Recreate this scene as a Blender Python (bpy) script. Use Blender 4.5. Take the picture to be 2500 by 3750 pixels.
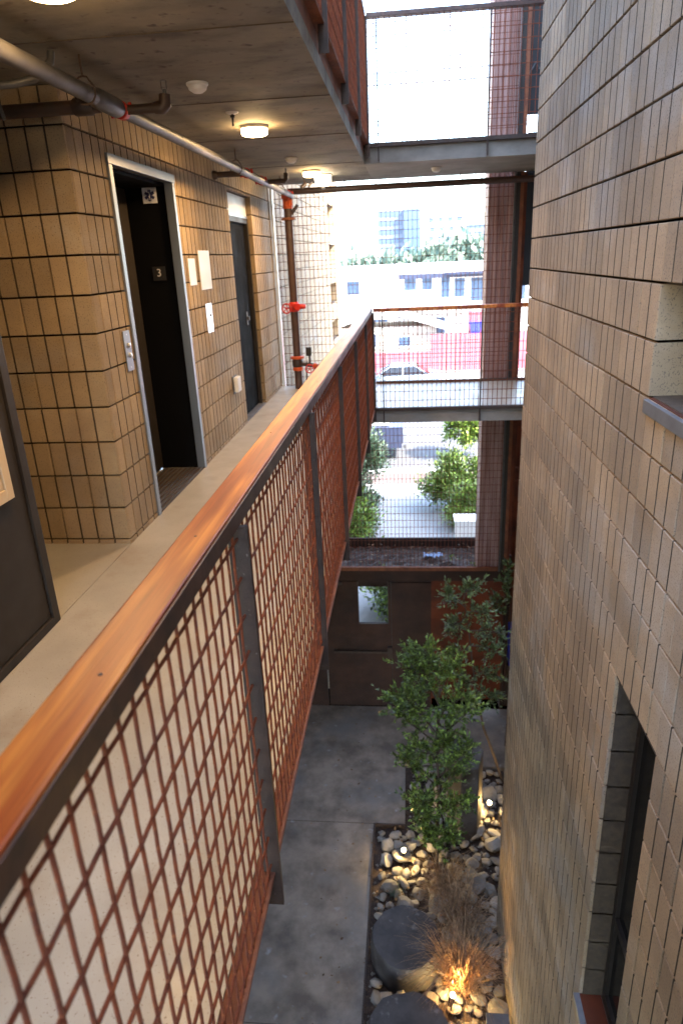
import bpy, bmesh, math, random
from mathutils import Vector, Matrix
random.seed(7)
R = math.radians
for o in list(bpy.data.objects): bpy.data.objects.remove(o)
sc = bpy.context.scene
COL = sc.collection
# ------------------------------------------------------------------ camera
CAM = Vector((1.6995, -3.6915, 1.5844))
CR = Vector((0.99486654, 0.09184394, -0.04248826)); CU = Vector((0.00739072, 0.35279682, 0.93567077)); CF = Vector((-0.10092542, 0.93118156, -0.35030696))
cam = bpy.data.cameras.new("camera"); co = bpy.data.objects.new("camera", cam); COL.objects.link(co)
m = Matrix((CR, CU, -CF)).transposed().to_4x4(); m.translation = CAM; co.matrix_world = m
cam.sensor_fit = 'HORIZONTAL'; cam.sensor_width = 24.0; cam.lens = 24.0 * 2490.9 / 2500
cam.clip_start = 0.05; cam.clip_end = 3000
cam.dof.use_dof = True; cam.dof.focus_distance = 2.6; cam.dof.aperture_fstop = 4.0
sc.camera = co
# ------------------------------------------------------------------ world, sun, exposure
w = bpy.data.worlds.new("World"); sc.world = w; w.use_nodes = True
nt = w.node_tree; nt.nodes.clear()
sky = nt.nodes.new('ShaderNodeTexSky'); sky.sky_type = 'NISHITA'; sky.sun_disc = False
SE, SA = R(45), R(118)
sky.sun_elevation = SE; sky.sun_rotation = SA; sky.dust_density = 2.0
bg = nt.nodes.new('ShaderNodeBackground'); bg.inputs[1].default_value = 0.15
wo = nt.nodes.new('ShaderNodeOutputWorld')
nt.links.new(sky.outputs[0], bg.inputs[0]); nt.links.new(bg.outputs[0], wo.inputs[0])
sl = bpy.data.lights.new("sun", 'SUN'); sl.energy = 2.0; sl.angle = R(0.5); sl.color = (1, .95, .88)
so = bpy.data.objects.new("sun", sl); COL.objects.link(so)
sd = Vector((math.sin(SA)*math.cos(SE), math.cos(SA)*math.cos(SE), math.sin(SE)))
so.rotation_euler = sd.to_track_quat('Z', 'Y').to_euler()
vs = sc.view_settings; vs.view_transform = 'Standard'; vs.look = 'None'; vs.exposure = 4.2; vs.gamma = 1
try: sc.display_settings.display_device = 'sRGB'
except Exception: pass
# ------------------------------------------------------------------ materials
def mat(name, color, rough=0.7, metal=0.0, var=None, scale=(8, 8, 8), detail=6, ramp=(0.35, 0.65), bump=0.0, bscale=60, spec=0.5,
        rnd=0.0, tone=False, speck=None, dirt=None, spec_col=None):
    M = bpy.data.materials.new(name); M.use_nodes = True; N = M.node_tree; L = N.links
    b = N.nodes['Principled BSDF']; b.inputs['Roughness'].default_value = rough; b.inputs['Metallic'].default_value = metal
    b.inputs['Specular IOR Level'].default_value = spec
    tc = N.nodes.new('ShaderNodeTexCoord')
    geo = N.nodes.new('ShaderNodeNewGeometry')
    P = geo.outputs['Position']
    col = None
    rgb = N.nodes.new('ShaderNodeRGB'); rgb.outputs[0].default_value = (*color, 1); col = rgb.outputs[0]
    def noise(sc_, det=6, rg=.6):
        mp = N.nodes.new('ShaderNodeMapping'); mp.inputs['Scale'].default_value = sc_; L.new(P, mp.inputs[0])
        n = N.nodes.new('ShaderNodeTexNoise'); n.inputs['Scale'].default_value = 1; n.inputs['Detail'].default_value = det; n.inputs['Roughness'].default_value = rg
        L.new(mp.outputs[0], n.inputs[0]); return n.outputs[0]
    def mr(src, a, b_, c=0, d=1):
        r = N.nodes.new('ShaderNodeMapRange'); r.inputs[1].default_value = a; r.inputs[2].default_value = b_; r.inputs[3].default_value = c; r.inputs[4].default_value = d
        L.new(src, r.inputs[0]); return r.outputs[0]
    def mix(f, A, B, t='MIX'):
        x = N.nodes.new('ShaderNodeMix'); x.data_type = 'RGBA'; x.blend_type = t
        if isinstance(f, float): x.inputs[0].default_value = f
        else: L.new(f, x.inputs[0])
        for i, v in ((6, A), (7, B)):
            if isinstance(v, tuple): x.inputs[i].default_value = (*v, 1)
            else: L.new(v, x.inputs[i])
        return x.outputs[2]
    if var: col = mix(mr(noise(scale, detail), *ramp), col, var)
    if dirt:  # (color, scale, a, b)
        col = mix(mr(noise(dirt[1], 5), dirt[2], dirt[3]), col, dirt[0])
    if speck:  # (color, scale, a, b)
        col = mix(mr(noise((speck[1],)*3, 2, .5), speck[2], speck[3]), col, speck[0])
    if rnd:
        oi = N.nodes.new('ShaderNodeObjectInfo'); v = mr(oi.outputs['Random'], 0, 1, 1-rnd, 1+rnd)
        c = N.nodes.new('ShaderNodeCombineColor'); L.new(v, c.inputs[0]); L.new(v, c.inputs[1]); L.new(v, c.inputs[2]); col = mix(1.0, col, c.outputs[0], 'MULTIPLY')
    if tone:
        at = N.nodes.new('ShaderNodeAttribute'); at.attribute_name = 'tone'; col = mix(1.0, col, at.outputs['Color'], 'MULTIPLY')
    L.new(col, b.inputs['Base Color'])
    if bump:
        bp = N.nodes.new('ShaderNodeBump'); bp.inputs['Strength'].default_value = bump; bp.inputs['Distance'].default_value = .004
        L.new(noise((bscale,)*3, 6, .65), bp.inputs['Height']); L.new(bp.outputs[0], b.inputs['Normal'])
    rv = mr(noise((5, 5, 5), 4), .3, .7, max(0.02, rough-(.02 if metal > .5 else .1)), min(1, rough+(.02 if metal > .5 else .1))); L.new(rv, b.inputs['Roughness'])
    return M
def emis(name, color, s):
    M = bpy.data.materials.new(name); M.use_nodes = True; b = M.node_tree.nodes['Principled BSDF']
    b.inputs['Base Color'].default_value = (*color, 1); b.inputs['Emission Color'].default_value = (*color, 1); b.inputs['Emission Strength'].default_value = s
    return M
m_cmu = mat('block_face', (.42, .305, .17), .85, var=(.31, .225, .135), scale=(3, 3, 3), bump=.9, bscale=260, rnd=.18, tone=True,
            speck=((.19, .14, .09), 150, .56, .70), dirt=((.37, .32, .26), (1.3, 1.3, 2.0), .52, .75))
m_cmug = mat('grey_block_face', (.38, .275, .165), .85, var=(.27, .195, .12), scale=(3, 3, 3), bump=.9, bscale=260, rnd=.22, tone=True,
             speck=((.16, .125, .09), 150, .56, .70), dirt=((.36, .32, .27), (1.1, 1.1, 1.6), .5, .72))
m_mortar_and_shade = mat('mortar', (.085, .062, .038), .95, var=(.055, .04, .028), scale=(30, 30, 30), bump=.5, bscale=200)  # real joint mortar; also used as painted shade in the block score grooves
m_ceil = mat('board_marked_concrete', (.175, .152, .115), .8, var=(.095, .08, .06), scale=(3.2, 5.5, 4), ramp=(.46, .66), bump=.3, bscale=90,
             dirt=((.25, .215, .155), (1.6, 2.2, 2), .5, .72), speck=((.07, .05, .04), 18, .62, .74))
m_edge = mat('slab_edge_concrete', (.26, .235, .20), .8, var=(.17, .15, .125), scale=(3, 3, 5), bump=.3, bscale=120)
m_floor = mat('polished_concrete', (.42, .395, .33), .38, var=(.33, .305, .25), scale=(1.6, 1.6, 1.6), bump=.03, bscale=200,
              speck=((.22, .175, .13), 130, .63, .72), dirt=((.27, .21, .145), (2.2, 2.2, 4), .54, .78))
m_ground = mat('courtyard_concrete', (.31, .25, .195), .85, spec=.2, var=(.15, .12, .095), scale=(3.2, 3.2, 3.2), bump=.2, bscale=90, speck=((.33, .32, .31), 9, .66, .8),
               dirt=((.2, .185, .17), (1.1, 1.1, 1), .5, .7))
def wood_mat(name='oiled_wood'):
    M = bpy.data.materials.new(name); M.use_nodes = True; N = M.node_tree; L = N.links; b = N.nodes['Principled BSDF']
    geo = N.nodes.new('ShaderNodeNewGeometry'); 
    def ns(s, d=8, dist=0.0):
        mp = N.nodes.new('ShaderNodeMapping'); mp.inputs['Scale'].default_value = s; L.new(geo.outputs['Position'], mp.inputs[0])
        n = N.nodes.new('ShaderNodeTexNoise'); n.inputs['Scale'].default_value = 1; n.inputs['Detail'].default_value = d; n.inputs['Distortion'].default_value = dist; L.new(mp.outputs[0], n.inputs[0]); return n.outputs[0]
    g = ns((55, 2.2, 30), 8, .6); r = N.nodes.new('ShaderNodeValToRGB'); L.new(g, r.inputs[0])
    e = r.color_ramp.elements; e[0].position = .25; e[0].color = (.20, .045, .008, 1); e[1].position = .72; e[1].color = (.62, .22, .030, 1)
    x = e.new(.5); x.color = (.46, .125, .016, 1)
    big = ns((9, .9, 4), 3); mr = N.nodes.new('ShaderNodeMapRange'); mr.inputs[1].default_value = .46; mr.inputs[2].default_value = .54; L.new(big, mr.inputs[0])
    mx = N.nodes.new('ShaderNodeMix'); mx.data_type = 'RGBA'; mx.blend_type = 'MULTIPLY'; L.new(mr.outputs[0], mx.inputs[0]); L.new(r.outputs[0], mx.inputs[6]); mx.inputs[7].default_value = (.50, .28, .20, 1)
    fine = ns((420, 9, 200), 3); mf = N.nodes.new('ShaderNodeMapRange'); mf.inputs[1].default_value = .3; mf.inputs[2].default_value = .7; mf.inputs[3].default_value = .8; mf.inputs[4].default_value = 1.15; L.new(fine, mf.inputs[0])
    cc = N.nodes.new('ShaderNodeCombineColor'); [L.new(mf.outputs[0], cc.inputs[i]) for i in range(3)]
    m2 = N.nodes.new('ShaderNodeMix'); m2.data_type = 'RGBA'; m2.blend_type = 'MULTIPLY'; m2.inputs[0].default_value = 1; L.new(mx.outputs[2], m2.inputs[6]); L.new(cc.outputs[0], m2.inputs[7])
    L.new(m2.outputs[2], b.inputs['Base Color']); b.inputs['Roughness'].default_value = .42; b.inputs['Specular IOR Level'].default_value = .42
    bp = N.nodes.new('ShaderNodeBump'); bp.inputs['Strength'].default_value = .25; bp.inputs['Distance'].default_value = .002; L.new(fine, bp.inputs['Height']); L.new(bp.outputs[0], b.inputs['Normal'])
    return M
m_wood = wood_mat()
m_rust = mat('rusted_wire', (.20, .040, .007), .8, var=(.11, .026, .009), scale=(22, 22, 22), bump=.5, bscale=300, dirt=((.34, .105, .03), (60, 60, 60), .58, .75))
m_rustp = mat('rusted_plate', (.23, .075, .028), .8, var=(.12, .04, .02), scale=(9, 9, 9), bump=.5, bscale=160, dirt=((.36, .15, .07), (30, 30, 30), .6, .78))
m_cor = mat('corten_panel', (.17, .042, .016), .8, spec=.25, var=(.065, .022, .013), scale=(2, 2, 3), bump=.2, bscale=120)
m_box = mat('dark_corten', (.065, .034, .024), .8, spec=.2, var=(.033, .021, .017), scale=(2, 2, 3), bump=.15, bscale=80)
m_corr = mat('corrugated_corten', (.46, .30, .26), .6, var=(.28, .15, .12), scale=(14, 14, 1.2), bump=.15, bscale=80)
m_mill = mat('mill_scale_steel', (.040, .028, .022), .65, metal=.0, spec=.3, var=(.065, .04, .028), scale=(14, 14, 14), bump=.4, bscale=220, speck=((.18, .15, .13), 120, .7, .8))
m_band = mat('browned_steel', (.075, .030, .018), .5, metal=.1, var=(.035, .018, .014), scale=(20, 20, 20), bump=.2, bscale=200)
m_black = mat('black_steel', (.012, .012, .014), .5)
m_dkdoor = mat('black_painted_door', (.005, .005, .0055), .8, spec=.06)
m_brdoor = mat('bronze_painted_steel', (.028, .022, .017), .55, spec=.3, var=(.028, .024, .021), scale=(1, 1, 1))
m_ss = mat('stainless', (.30, .31, .32), .42, metal=1)
m_ssw = mat('bright_stainless', (.8, .8, .8), .3, metal=1.0)
m_galv = mat('galvanised_pipe', (.075, .075, .08), .5, metal=.5, var=(.12, .115, .11), scale=(8, 8, 8))
m_pipe = mat('black_iron_pipe', (.045, .035, .03), .5, metal=.3, var=(.07, .04, .03), scale=(10, 10, 10))
m_riser = mat('brown_riser_pipe', (.075, .035, .024), .5, var=(.05, .028, .02), scale=(10, 10, 10))
m_red = mat('red_paint', (.55, .025, .012), .4)
m_orange = mat('orange_painted_iron', (.55, .09, .02), .45)
m_white = mat('white_plastic', (.72, .71, .68), .5)
m_paper = mat('white_sign', (.75, .75, .75), .45)
m_blue = mat('blue_print', (.03, .035, .11), .6)
m_cream = mat('cream_enamel', (.62, .50, .34), .4)
m_greystl = mat('grey_flashing', (.15, .155, .16), .5, metal=.3, var=(.12, .12, .125), scale=(12, 12, 12))
m_glass = mat('dark_glass', (.01, .011, .012), .08)
m_soil = mat('soil', (.07, .042, .028), .95, var=(.035, .022, .016), scale=(20, 20, 20), bump=1, bscale=60, speck=((.16, .10, .06), 60, .6, .75))
m_stone = mat('river_stone', (.30, .265, .225), .75, var=(.22, .185, .145), scale=(10, 10, 10), bump=.4, bscale=90, rnd=.3)
m_bas = mat('basalt', (.045, .036, .032), .75, var=(.10, .085, .075), scale=(5, 5, 5), bump=1, bscale=28, dirt=((.2, .18, .165), (9, 9, 9), .6, .75))
m_bark = mat('bark', (.10, .065, .045), .9, var=(.06, .04, .03), scale=(30, 30, 10), bump=.6, bscale=80)
def leafm(name, c, c2, tr=.25):
    M = mat(name, c, .42, var=c2, scale=(9, 9, 9), tone=True); b = M.node_tree.nodes['Principled BSDF']
    b.inputs['Transmission Weight'].default_value = 0; b.inputs['Subsurface Weight'].default_value = 0
    return M
m_leaf = leafm('glossy_leaf', (.085, .13, .03), (.16, .22, .035))
m_leaf2 = leafm('olive_leaf', (.12, .155, .05), (.07, .105, .035))
m_leafo = leafm('lime_leaf', (.17, .24, .035), (.08, .14, .025))  # bright lime green, the leaf's own colour
m_leafp = leafm('pale_leaf', (.10, .14, .08), (.05, .09, .035))
m_dry = mat('dry_grass', (.46, .29, .15), .85, var=(.14, .08, .045), scale=(25, 25, 25))
m_asph = mat('asphalt', (.055, .055, .06), .9, var=(.07, .07, .072), scale=(1, 1, 1))
m_pave = mat('pavement', (.26, .26, .255), .85, var=(.22, .22, .215), scale=(1, 1, 1))
m_kerb = mat('kerb', (.5, .5, .48), .8)
m_mulch = mat('bark_mulch', (.11, .07, .06), .95, var=(.06, .04, .035), scale=(14, 14, 14), bump=1, bscale=30)
m_stucco = mat('white_stucco', (.62, .62, .60), .85)
m_stuc2 = mat('cream_stucco', (.36, .32, .27), .85)
m_pink = mat('pink_painted_wall', (.34, .075, .095), .85, var=(.30, .065, .085), scale=(1, 1, 1))
m_roof = mat('shingle_roof', (.14, .13, .125), .9)
m_tow = mat('grey_tower_cladding', (.11, .13, .17), .5)
m_towb = mat('blue_tower_glass', (.045, .075, .13), .3)
m_car = mat('silver_blue_car_paint', (.26, .31, .36), .3, metal=.4)
m_truck = mat('dark_blue_truck_paint', (.02, .025, .05), .35)
m_tyre = mat('tyre_rubber', (.012, .012, .012), .8)
m_bluebin = mat('blue_plastic', (.02, .03, .35), .5)
m_cloth = mat('pale_blue_cloth', (.28, .38, .55), .8)
m_fol = mat('far_foliage', (.10, .15, .12), .9, var=(.15, .20, .15), scale=(2, 2, 2))
m_lamp = emis('warm_diffuser', (1.0, .64, .28), 6.0)
m_spot = emis('spot_bulb', (1.0, .72, .30), 60.0)
m_lcd = emis('cool_bulkhead_light', (1.0, .88, .65), 2.5)
# ------------------------------------------------------------------ mesh helpers
class MB:
    def __init__(s): s.v = []; s.f = []; s.t = []
    def add(s, vs, fs, tone=1.0):
        n = len(s.v); s.v += [tuple(v) for v in vs]; s.f += [tuple(i+n for i in f) for f in fs]; s.t += [tone]*len(fs); return s
    def box(s, x0, x1, y0, y1, z0, z1, tone=1.0):
        return s.add([(x0,y0,z0),(x1,y0,z0),(x1,y1,z0),(x0,y1,z0),(x0,y0,z1),(x1,y0,z1),(x1,y1,z1),(x0,y1,z1)],
                     [(0,3,2,1),(4,5,6,7),(0,1,5,4),(1,2,6,5),(2,3,7,6),(3,0,4,7)], tone)
    def tube(s, pts, r, n=8, cap=True, tone=1.0):
        pts = [Vector(p) for p in pts]; rs = r if isinstance(r, (list, tuple)) else [r]*len(pts)
        vs = []; fs = []; up = None
        for i, p in enumerate(pts):
            d = (pts[min(i+1, len(pts)-1)] - pts[max(i-1, 0)]).normalized()
            if up is None: up = d.orthogonal().normalized()
            up = (up - d*up.dot(d)).normalized(); sd_ = d.cross(up)
            for k in range(n):
                a = 2*math.pi*k/n; vs.append(p + (up*math.cos(a) + sd_*math.sin(a))*rs[i])
        for i in range(len(pts)-1):
            for k in range(n): fs.append((i*n+k, i*n+(k+1)%n, (i+1)*n+(k+1)%n, (i+1)*n+k))
        if cap: fs.append(tuple(range(n))[::-1]); fs.append(tuple((len(pts)-1)*n+k for k in range(n)))
        return s.add(vs, fs, tone)
    def lathe(s, c, prof, n=24, axis='z'):
        c = Vector(c); vs = []; fs = []
        for r, h in prof:
            for k in range(n):
                a = 2*math.pi*k/n; x, y = r*math.cos(a), r*math.sin(a)
                vs.append(c + (Vector((x, y, h)) if axis == 'z' else Vector((h, x, y)) if axis == 'x' else Vector((x, h, y))))
        for i in range(len(prof)-1):
            for k in range(n): fs.append((i*n+k, i*n+(k+1)%n, (i+1)*n+(k+1)%n, (i+1)*n+k))
        fs.append(tuple(range(n))[::-1]); fs.append(tuple((len(prof)-1)*n+k for k in range(n)))
        return s.add(vs, fs)
    def prism(s, poly, lo, hi, axis='y'):
        n = len(poly); f = {'y': lambda a, b, h: (a, h, b), 'x': lambda a, b, h: (h, a, b), 'z': lambda a, b, h: (a, b, h)}[axis]
        vs = [f(a, b, lo) for a, b in poly] + [f(a, b, hi) for a, b in poly]
        fs = [tuple(range(n)), tuple(range(2*n-1, n-1, -1))] + [(i, (i+1)%n, n+(i+1)%n, n+i) for i in range(n)]
        return s.add(vs, fs)
    def mesh(s, name, mt, smooth=False, tone=False, fixn=True, bevel=0):
        me = bpy.data.meshes.new(name); me.from_pydata(s.v, [], s.f); me.materials.append(mt)
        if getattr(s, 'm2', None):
            me.materials.append(m_mortar_and_shade)  # score grooves are coloured dark to paint shade into the recesses
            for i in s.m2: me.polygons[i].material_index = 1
        if fixn or bevel:
            bm = bmesh.new(); bm.from_mesh(me)
            if fixn: bmesh.ops.recalc_face_normals(bm, faces=bm.faces)
            if bevel: bmesh.ops.bevel(bm, geom=[e for e in bm.edges if e.calc_face_angle(0) > .5], offset=bevel, segments=2, affect='EDGES', profile=.6)
            bm.to_mesh(me); bm.free()
        if tone and not bevel:
            a = me.attributes.new('tone', 'FLOAT_COLOR', 'FACE'); a.data.foreach_set('color', [c for t in s.t for c in (t, t, t, 1)])
        if smooth:
            me.polygons.foreach_set('use_smooth', [True]*len(me.polygons))
            try: me.set_sharp_from_angle(angle=R(40))
            except Exception: pass
        me.update(); return me
def link(name, me, parent=None, loc=(0, 0, 0), rot=None):
    o = bpy.data.objects.new(name, me); COL.objects.link(o); o.location = loc
    if rot: o.rotation_euler = rot
    if parent: o.parent = parent
    return o
def part(name, mb, mt, parent=None, **k): return link(name, mb.mesh(name, mt, **k), parent)
def tag(o, label, cat, group=None):
    o['label'] = label; o['category'] = cat
    if group: o['group'] = group
    return o
def thing(name, label, cat, loc=(0, 0, 0), group=None):
    return tag(link(name, None, None, loc), label, cat, group)
def struct(o): o['kind'] = 'structure'; return o
def stuff(o): o['kind'] = 'stuff'; return o
def B(*a): return MB().box(*a)
def proj(p):
    e = Vector(p) - CAM; q = e.dot(CF)
    if q < .05: return None
    return (341 + 682*.99636*e.dot(CR)/q, 512 - 682*.99636*e.dot(CU)/q)
# ------------------------------------------------------------------ block walls
S = .1016; U = .2032; Z0 = .03
cache = {}
def block_mesh(L, H, cuts, c0, c1, T, mt):
    key = (round(L, 4), round(H, 4), tuple(round(c, 4) for c in cuts), c0, c1, T, mt.name)
    if key in cache: return cache[key]
    mb = block_geo(0, L, 0, H, cuts, c0, c1, T); cache[key] = (mb, None); return cache[key]
def block_geo(u0, L, z0, H, cuts, c0, c1, T, mb=None, prd=0, tone=1.0):
    g, d = .0052, .012; b = .005
    lo = b if c0 else 0; hi = L - (b if c1 else 0)
    prof = [(lo, -T), (lo, -.003), (lo+.003, 0)]
    for c in cuts: prof += [(c-g, 0), (c-g*.92, -d*.35), (c-g*.9, -d), (c+g*.9, -d), (c+g*.92, -d*.35), (c+g, 0)]
    prof += [(hi-.003, 0), (hi, -.003), (hi, -T)]
    n = len(prof); za, zb = z0+b, z0+H-b; ch = .0025
    vs = []
    for z, off in ((za, -ch), (za+ch, 0), (zb-ch, 0), (zb, -ch)):
        for u, nn in prof: vs.append((u0+u, (nn+off if nn > -.004 else nn) + prd, z))
    fs = []
    for r in range(3):
        for i in range(n-1): fs.append((r*n+i, r*n+i+1, (r+1)*n+i+1, (r+1)*n+i))
    fs.append(tuple(range(n))[::-1]); fs.append(tuple(3*n+i for i in range(n)))
    mb = mb or MB(); f0 = len(mb.f); mb.add(vs, fs, tone)
    if not hasattr(mb, 'm2'): mb.m2 = set()
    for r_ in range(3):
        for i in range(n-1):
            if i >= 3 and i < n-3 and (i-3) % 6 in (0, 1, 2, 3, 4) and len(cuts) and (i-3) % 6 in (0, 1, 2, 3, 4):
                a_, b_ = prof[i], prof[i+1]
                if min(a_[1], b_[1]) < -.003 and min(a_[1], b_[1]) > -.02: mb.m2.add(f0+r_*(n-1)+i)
    return mb
def block_wall(label, mt, axis, plane, sgn, a0, a1, z0, z1, holes=(), phase=0.0, T=.19, maxn=300, cat='wall', flip=False, e0=False, e1=False):
    """axis: the direction the wall runs in; sgn: the outward normal's sign."""
    root = thing('block_wall', label, cat, (plane, 0, 0) if axis == 'y' else (0, plane, 0))
    def W(u, n, z): return (sgn*n, u, z) if axis == 'y' else (u, sgn*n, z)
    off = Vector((plane, 0, 0)) if axis == 'y' else Vector((0, plane, 0))
    rl = random.Random(3); pieces = []; core = MB()
    k = math.floor((z0-Z0)/U + 1e-6)
    while Z0+k*U < z1-1e-4:
        lo, hi = max(z0, Z0+k*U), min(z1, Z0+(k+1)*U)
        brk = sorted({a0, a1, *[h[i] for h in holes for i in (0, 1) if a0 < h[i] < a1]})
        for s0, s1 in zip(brk, brk[1:]):
            l, h_ = lo, hi; mid = (s0+s1)/2; skip = False
            for h in holes:
                if h[0] < mid < h[1]:
                    if h[2] <= l+.002 and h[3] >= h_-.002: skip = True
                    elif h[2] <= l < h[3]: l = h[3]
                    elif h[2] < h_ <= h[3]+.002: h_ = h[2]
            if skip or h_-l < .012: continue
            core_l, core_h = l, h_
            ca, cb = s0+.009, s1-.009
            vs = [W(u, n, z) for z in (core_l-.004, core_h+.004) for n in (-.018, -T+.01) for u in (ca, cb)]
            core.add(vs, [(0,1,3,2),(4,6,7,5),(0,4,5,1),(2,3,7,6),(0,2,6,4),(1,5,7,3)])
            ph = phase + (k % 2)*2*S; n0 = math.floor((s0-ph)/(4*S)-1e-6)
            u = ph + n0*4*S
            while u < s1-1e-4:
                p0, p1 = max(u, s0), min(u+4*S, s1)
                if p1-p0 > .02:
                    cuts = [u+i*S-p0 for i in (1, 2, 3) if p0+.015 < u+i*S < p1-.015]
                    pieces.append((p0, p1, l, h_, cuts, p0 > s0+1e-4 or (p0 == s0 and s0 not in (a0,) and False), p1 < s1-1e-4))
                u += 4*S
        k += 1
    def area(p):
        q = [proj(Vector(W(u, 0, z))+off) for u in (p[0], p[1]) for z in (p[2], p[3])]
        if None in q: return 0
        xs = [a[0] for a in q]; ys = [a[1] for a in q]
        if max(xs) < 0 or min(xs) > 682 or max(ys) < 0 or min(ys) > 1024: return 0
        return (max(xs)-min(xs))*(max(ys)-min(ys))
    pieces = sorted(pieces, key=area, reverse=True); nind = sum(1 for p in pieces if area(p) > 8); nind = min(maxn, nind)
    rest = MB(); mc = {}
    for i, p in enumerate(pieces):
        L = p[1]-p[0]; H = p[3]-p[2]
        if i < nind:
            key = (round(L, 3), round(H, 3), tuple(round(c, 3) for c in p[4]), p[5], p[6])
            if key not in mc:
                g = block_geo(0, L, 0, H, p[4], p[5], p[6], T); g.v = [W(*v) for v in g.v]; g.t = [1.0]*len(g.f)
                mc[key] = g.mesh('block', mt, tone=True)
            a = rl.uniform(-.0012, .0012); l = W(p[0]+rl.uniform(-.0005, .0005), a, p[2])
            link('block', mc[key], root, l)
        else:
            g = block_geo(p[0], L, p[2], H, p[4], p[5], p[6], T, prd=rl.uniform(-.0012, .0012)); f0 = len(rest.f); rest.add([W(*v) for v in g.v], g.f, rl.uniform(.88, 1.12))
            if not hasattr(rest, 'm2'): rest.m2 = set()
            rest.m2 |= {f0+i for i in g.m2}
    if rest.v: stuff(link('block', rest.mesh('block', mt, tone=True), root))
    link('mortar', core.mesh('mortar', m_mortar_and_shade), root)
    return root
CE = 2.44; H = 2.61; GZ = -5.22; WX = 2.586
# ------------------------------------------------------------------ setting: slabs, ground
ff = B(-2.6, -.002, -.0+.0, 0, 0, 0)
wf = struct(part('walkway_floor', B(.002, 1.262, -7.0, 5.34, -.17, 0), m_floor)); wf['label'] = 'pale polished concrete walkway floor'
struct(part('alcove_floor', B(-2.6, -.002, -7.0, 5.34, -.17, -.0005), m_floor))
struct(part('crosswalk_floor', B(1.264, 4.6, 3.80, 5.34, -.17, 0), m_edge)); struct(part('crosswalk_topping', B(1.264, 4.6, 3.801, 5.339, .0002, .004), m_floor))
struct(part('near_crosswalk_floor', B(1.264, 2.39, -7.0, -3.05, -.17, 0), m_floor))
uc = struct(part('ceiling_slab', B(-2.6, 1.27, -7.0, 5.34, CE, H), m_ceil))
for y in (-.62, .66, 1.94, 3.6):
    part('board_seam', MB().box(-1.0, 1.268, y, y+.005, CE-.003, CE+.001), m_mortar_and_shade, uc)
struct(part('upper_crosswalk_slab', B(1.272, 4.6, 3.80, 5.34, CE, H), m_edge))
gnd = struct(part('courtyard_floor', MB().prism([(-1.5,-7),(1.2,-7),(1.2,3.05),(1.60,3.05),(1.60,4.15),(2.9,4.15),(4.6,4.15),(4.6,5.47),(-1.5,5.47)], GZ-.3, GZ, 'z'), m_ground))
struct(part('street_ground', B(-400, 400, 6.5, 900, GZ-.40, GZ-.13), m_pave))
struct(part('sidewalk', B(-30, 30, 6.5, 16.85, GZ-.129, GZ), m_pave))
struct(part('planting_strip', B(-30, 30, 16.86, 18.1, GZ-.129, GZ-.01), m_mulch))
struct(part('path_across_strip', B(-30, -1.5, 16.86, 18.1, GZ-.009, GZ+.002), m_pave))
struct(part('kerb', B(-60, 60, 18.11, 18.5, GZ-.129, GZ+.02), m_kerb))
struct(part('road', B(-200, 200, 18.51, 35.2, GZ-.129, GZ-.12), m_asph))
struct(part('far_kerb', B(-60, 60, 35.21, 35.6, GZ-.129, GZ), m_kerb))
struct(part('far_pavement', B(-60, 60, 35.61, 39.2, GZ-.129, GZ-.02), m_pave))
# ------------------------------------------------------------------ block walls
block_wall('tan scored block wall at the back of the alcove, turning the corner beside the elevator', m_cmu, 'x', 0.0, -1, -2.44, -.0025, 0.03-U, CE, phase=-S*4, T=.05)
# the first wall along the walkway holds the elevator and the recessed door
block_wall('long tan block wall with the elevator opening and the recessed dark door', m_cmu, 'y', 0.0, 1, .018, 5.26, .03-U, CE,
           holes=[(.478, 1.630, -.2, 2.185), (3.245, 4.262, -.2, 2.235)], phase=S*1)
far_l = block_wall('pale block wall continuing outside beyond the mesh screen on the left', m_cmu, 'y', -.004, 1, 5.36, 14.0, -2.61, 5.6,
           holes=[(11.9, 13.2, z, z+.42) for z in (-1.8, -1.0, -.19, .62, 1.44, 2.25, 3.06, 3.87)], phase=5.36, maxn=300)
right_w = block_wall('tall grey-tan scored block wall on the right side of the light well', m_cmug, 'y', WX, -1, -4.49, 1.73, GZ-.0+.0, 7.75,
           holes=[(-2.6, -1.064, 1.046, 1.452), (-1.575, -1.066, -2.205, -.173)], phase=-1.064+S*2, T=.19, maxn=300)
struct(part('far_wall_backing', B(-.9, -.20, 5.36, 14.0, -5.2, 5.6), m_stucco))
# plain building mass enclosing the shaft, plus unseen walls added to shape its light
struct(part('rear_shade_wall', B(1.7, 4.6, -8.8, -8.4, GZ-.3, 3.4), m_edge))  # unseen wall added behind the camera to darken the window reveal
struct(part('alcove_side_wall', B(-2.8, -2.6, -7.0, 5.34, -.17, 5.2), m_edge))
struct(part('upper_walkway_wall', B(-.3, -.05, -7.0, 5.30, H, CE+H), m_edge))
struct(part('lower_hall_wall', B(-1.7, -1.5, -7.0, 5.47, GZ-.3, -.17), m_edge))
struct(part('right_building_mass', B(2.80, 4.6, -7.0, 1.72, GZ-.3, 7.7), m_edge))
struct(part('right_shade_wing', B(4.6, 12, -7.0, 10.0, GZ-.3, 8.0), m_edge))  # unseen wing, length and height shaped for the shade on the far wall
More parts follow.
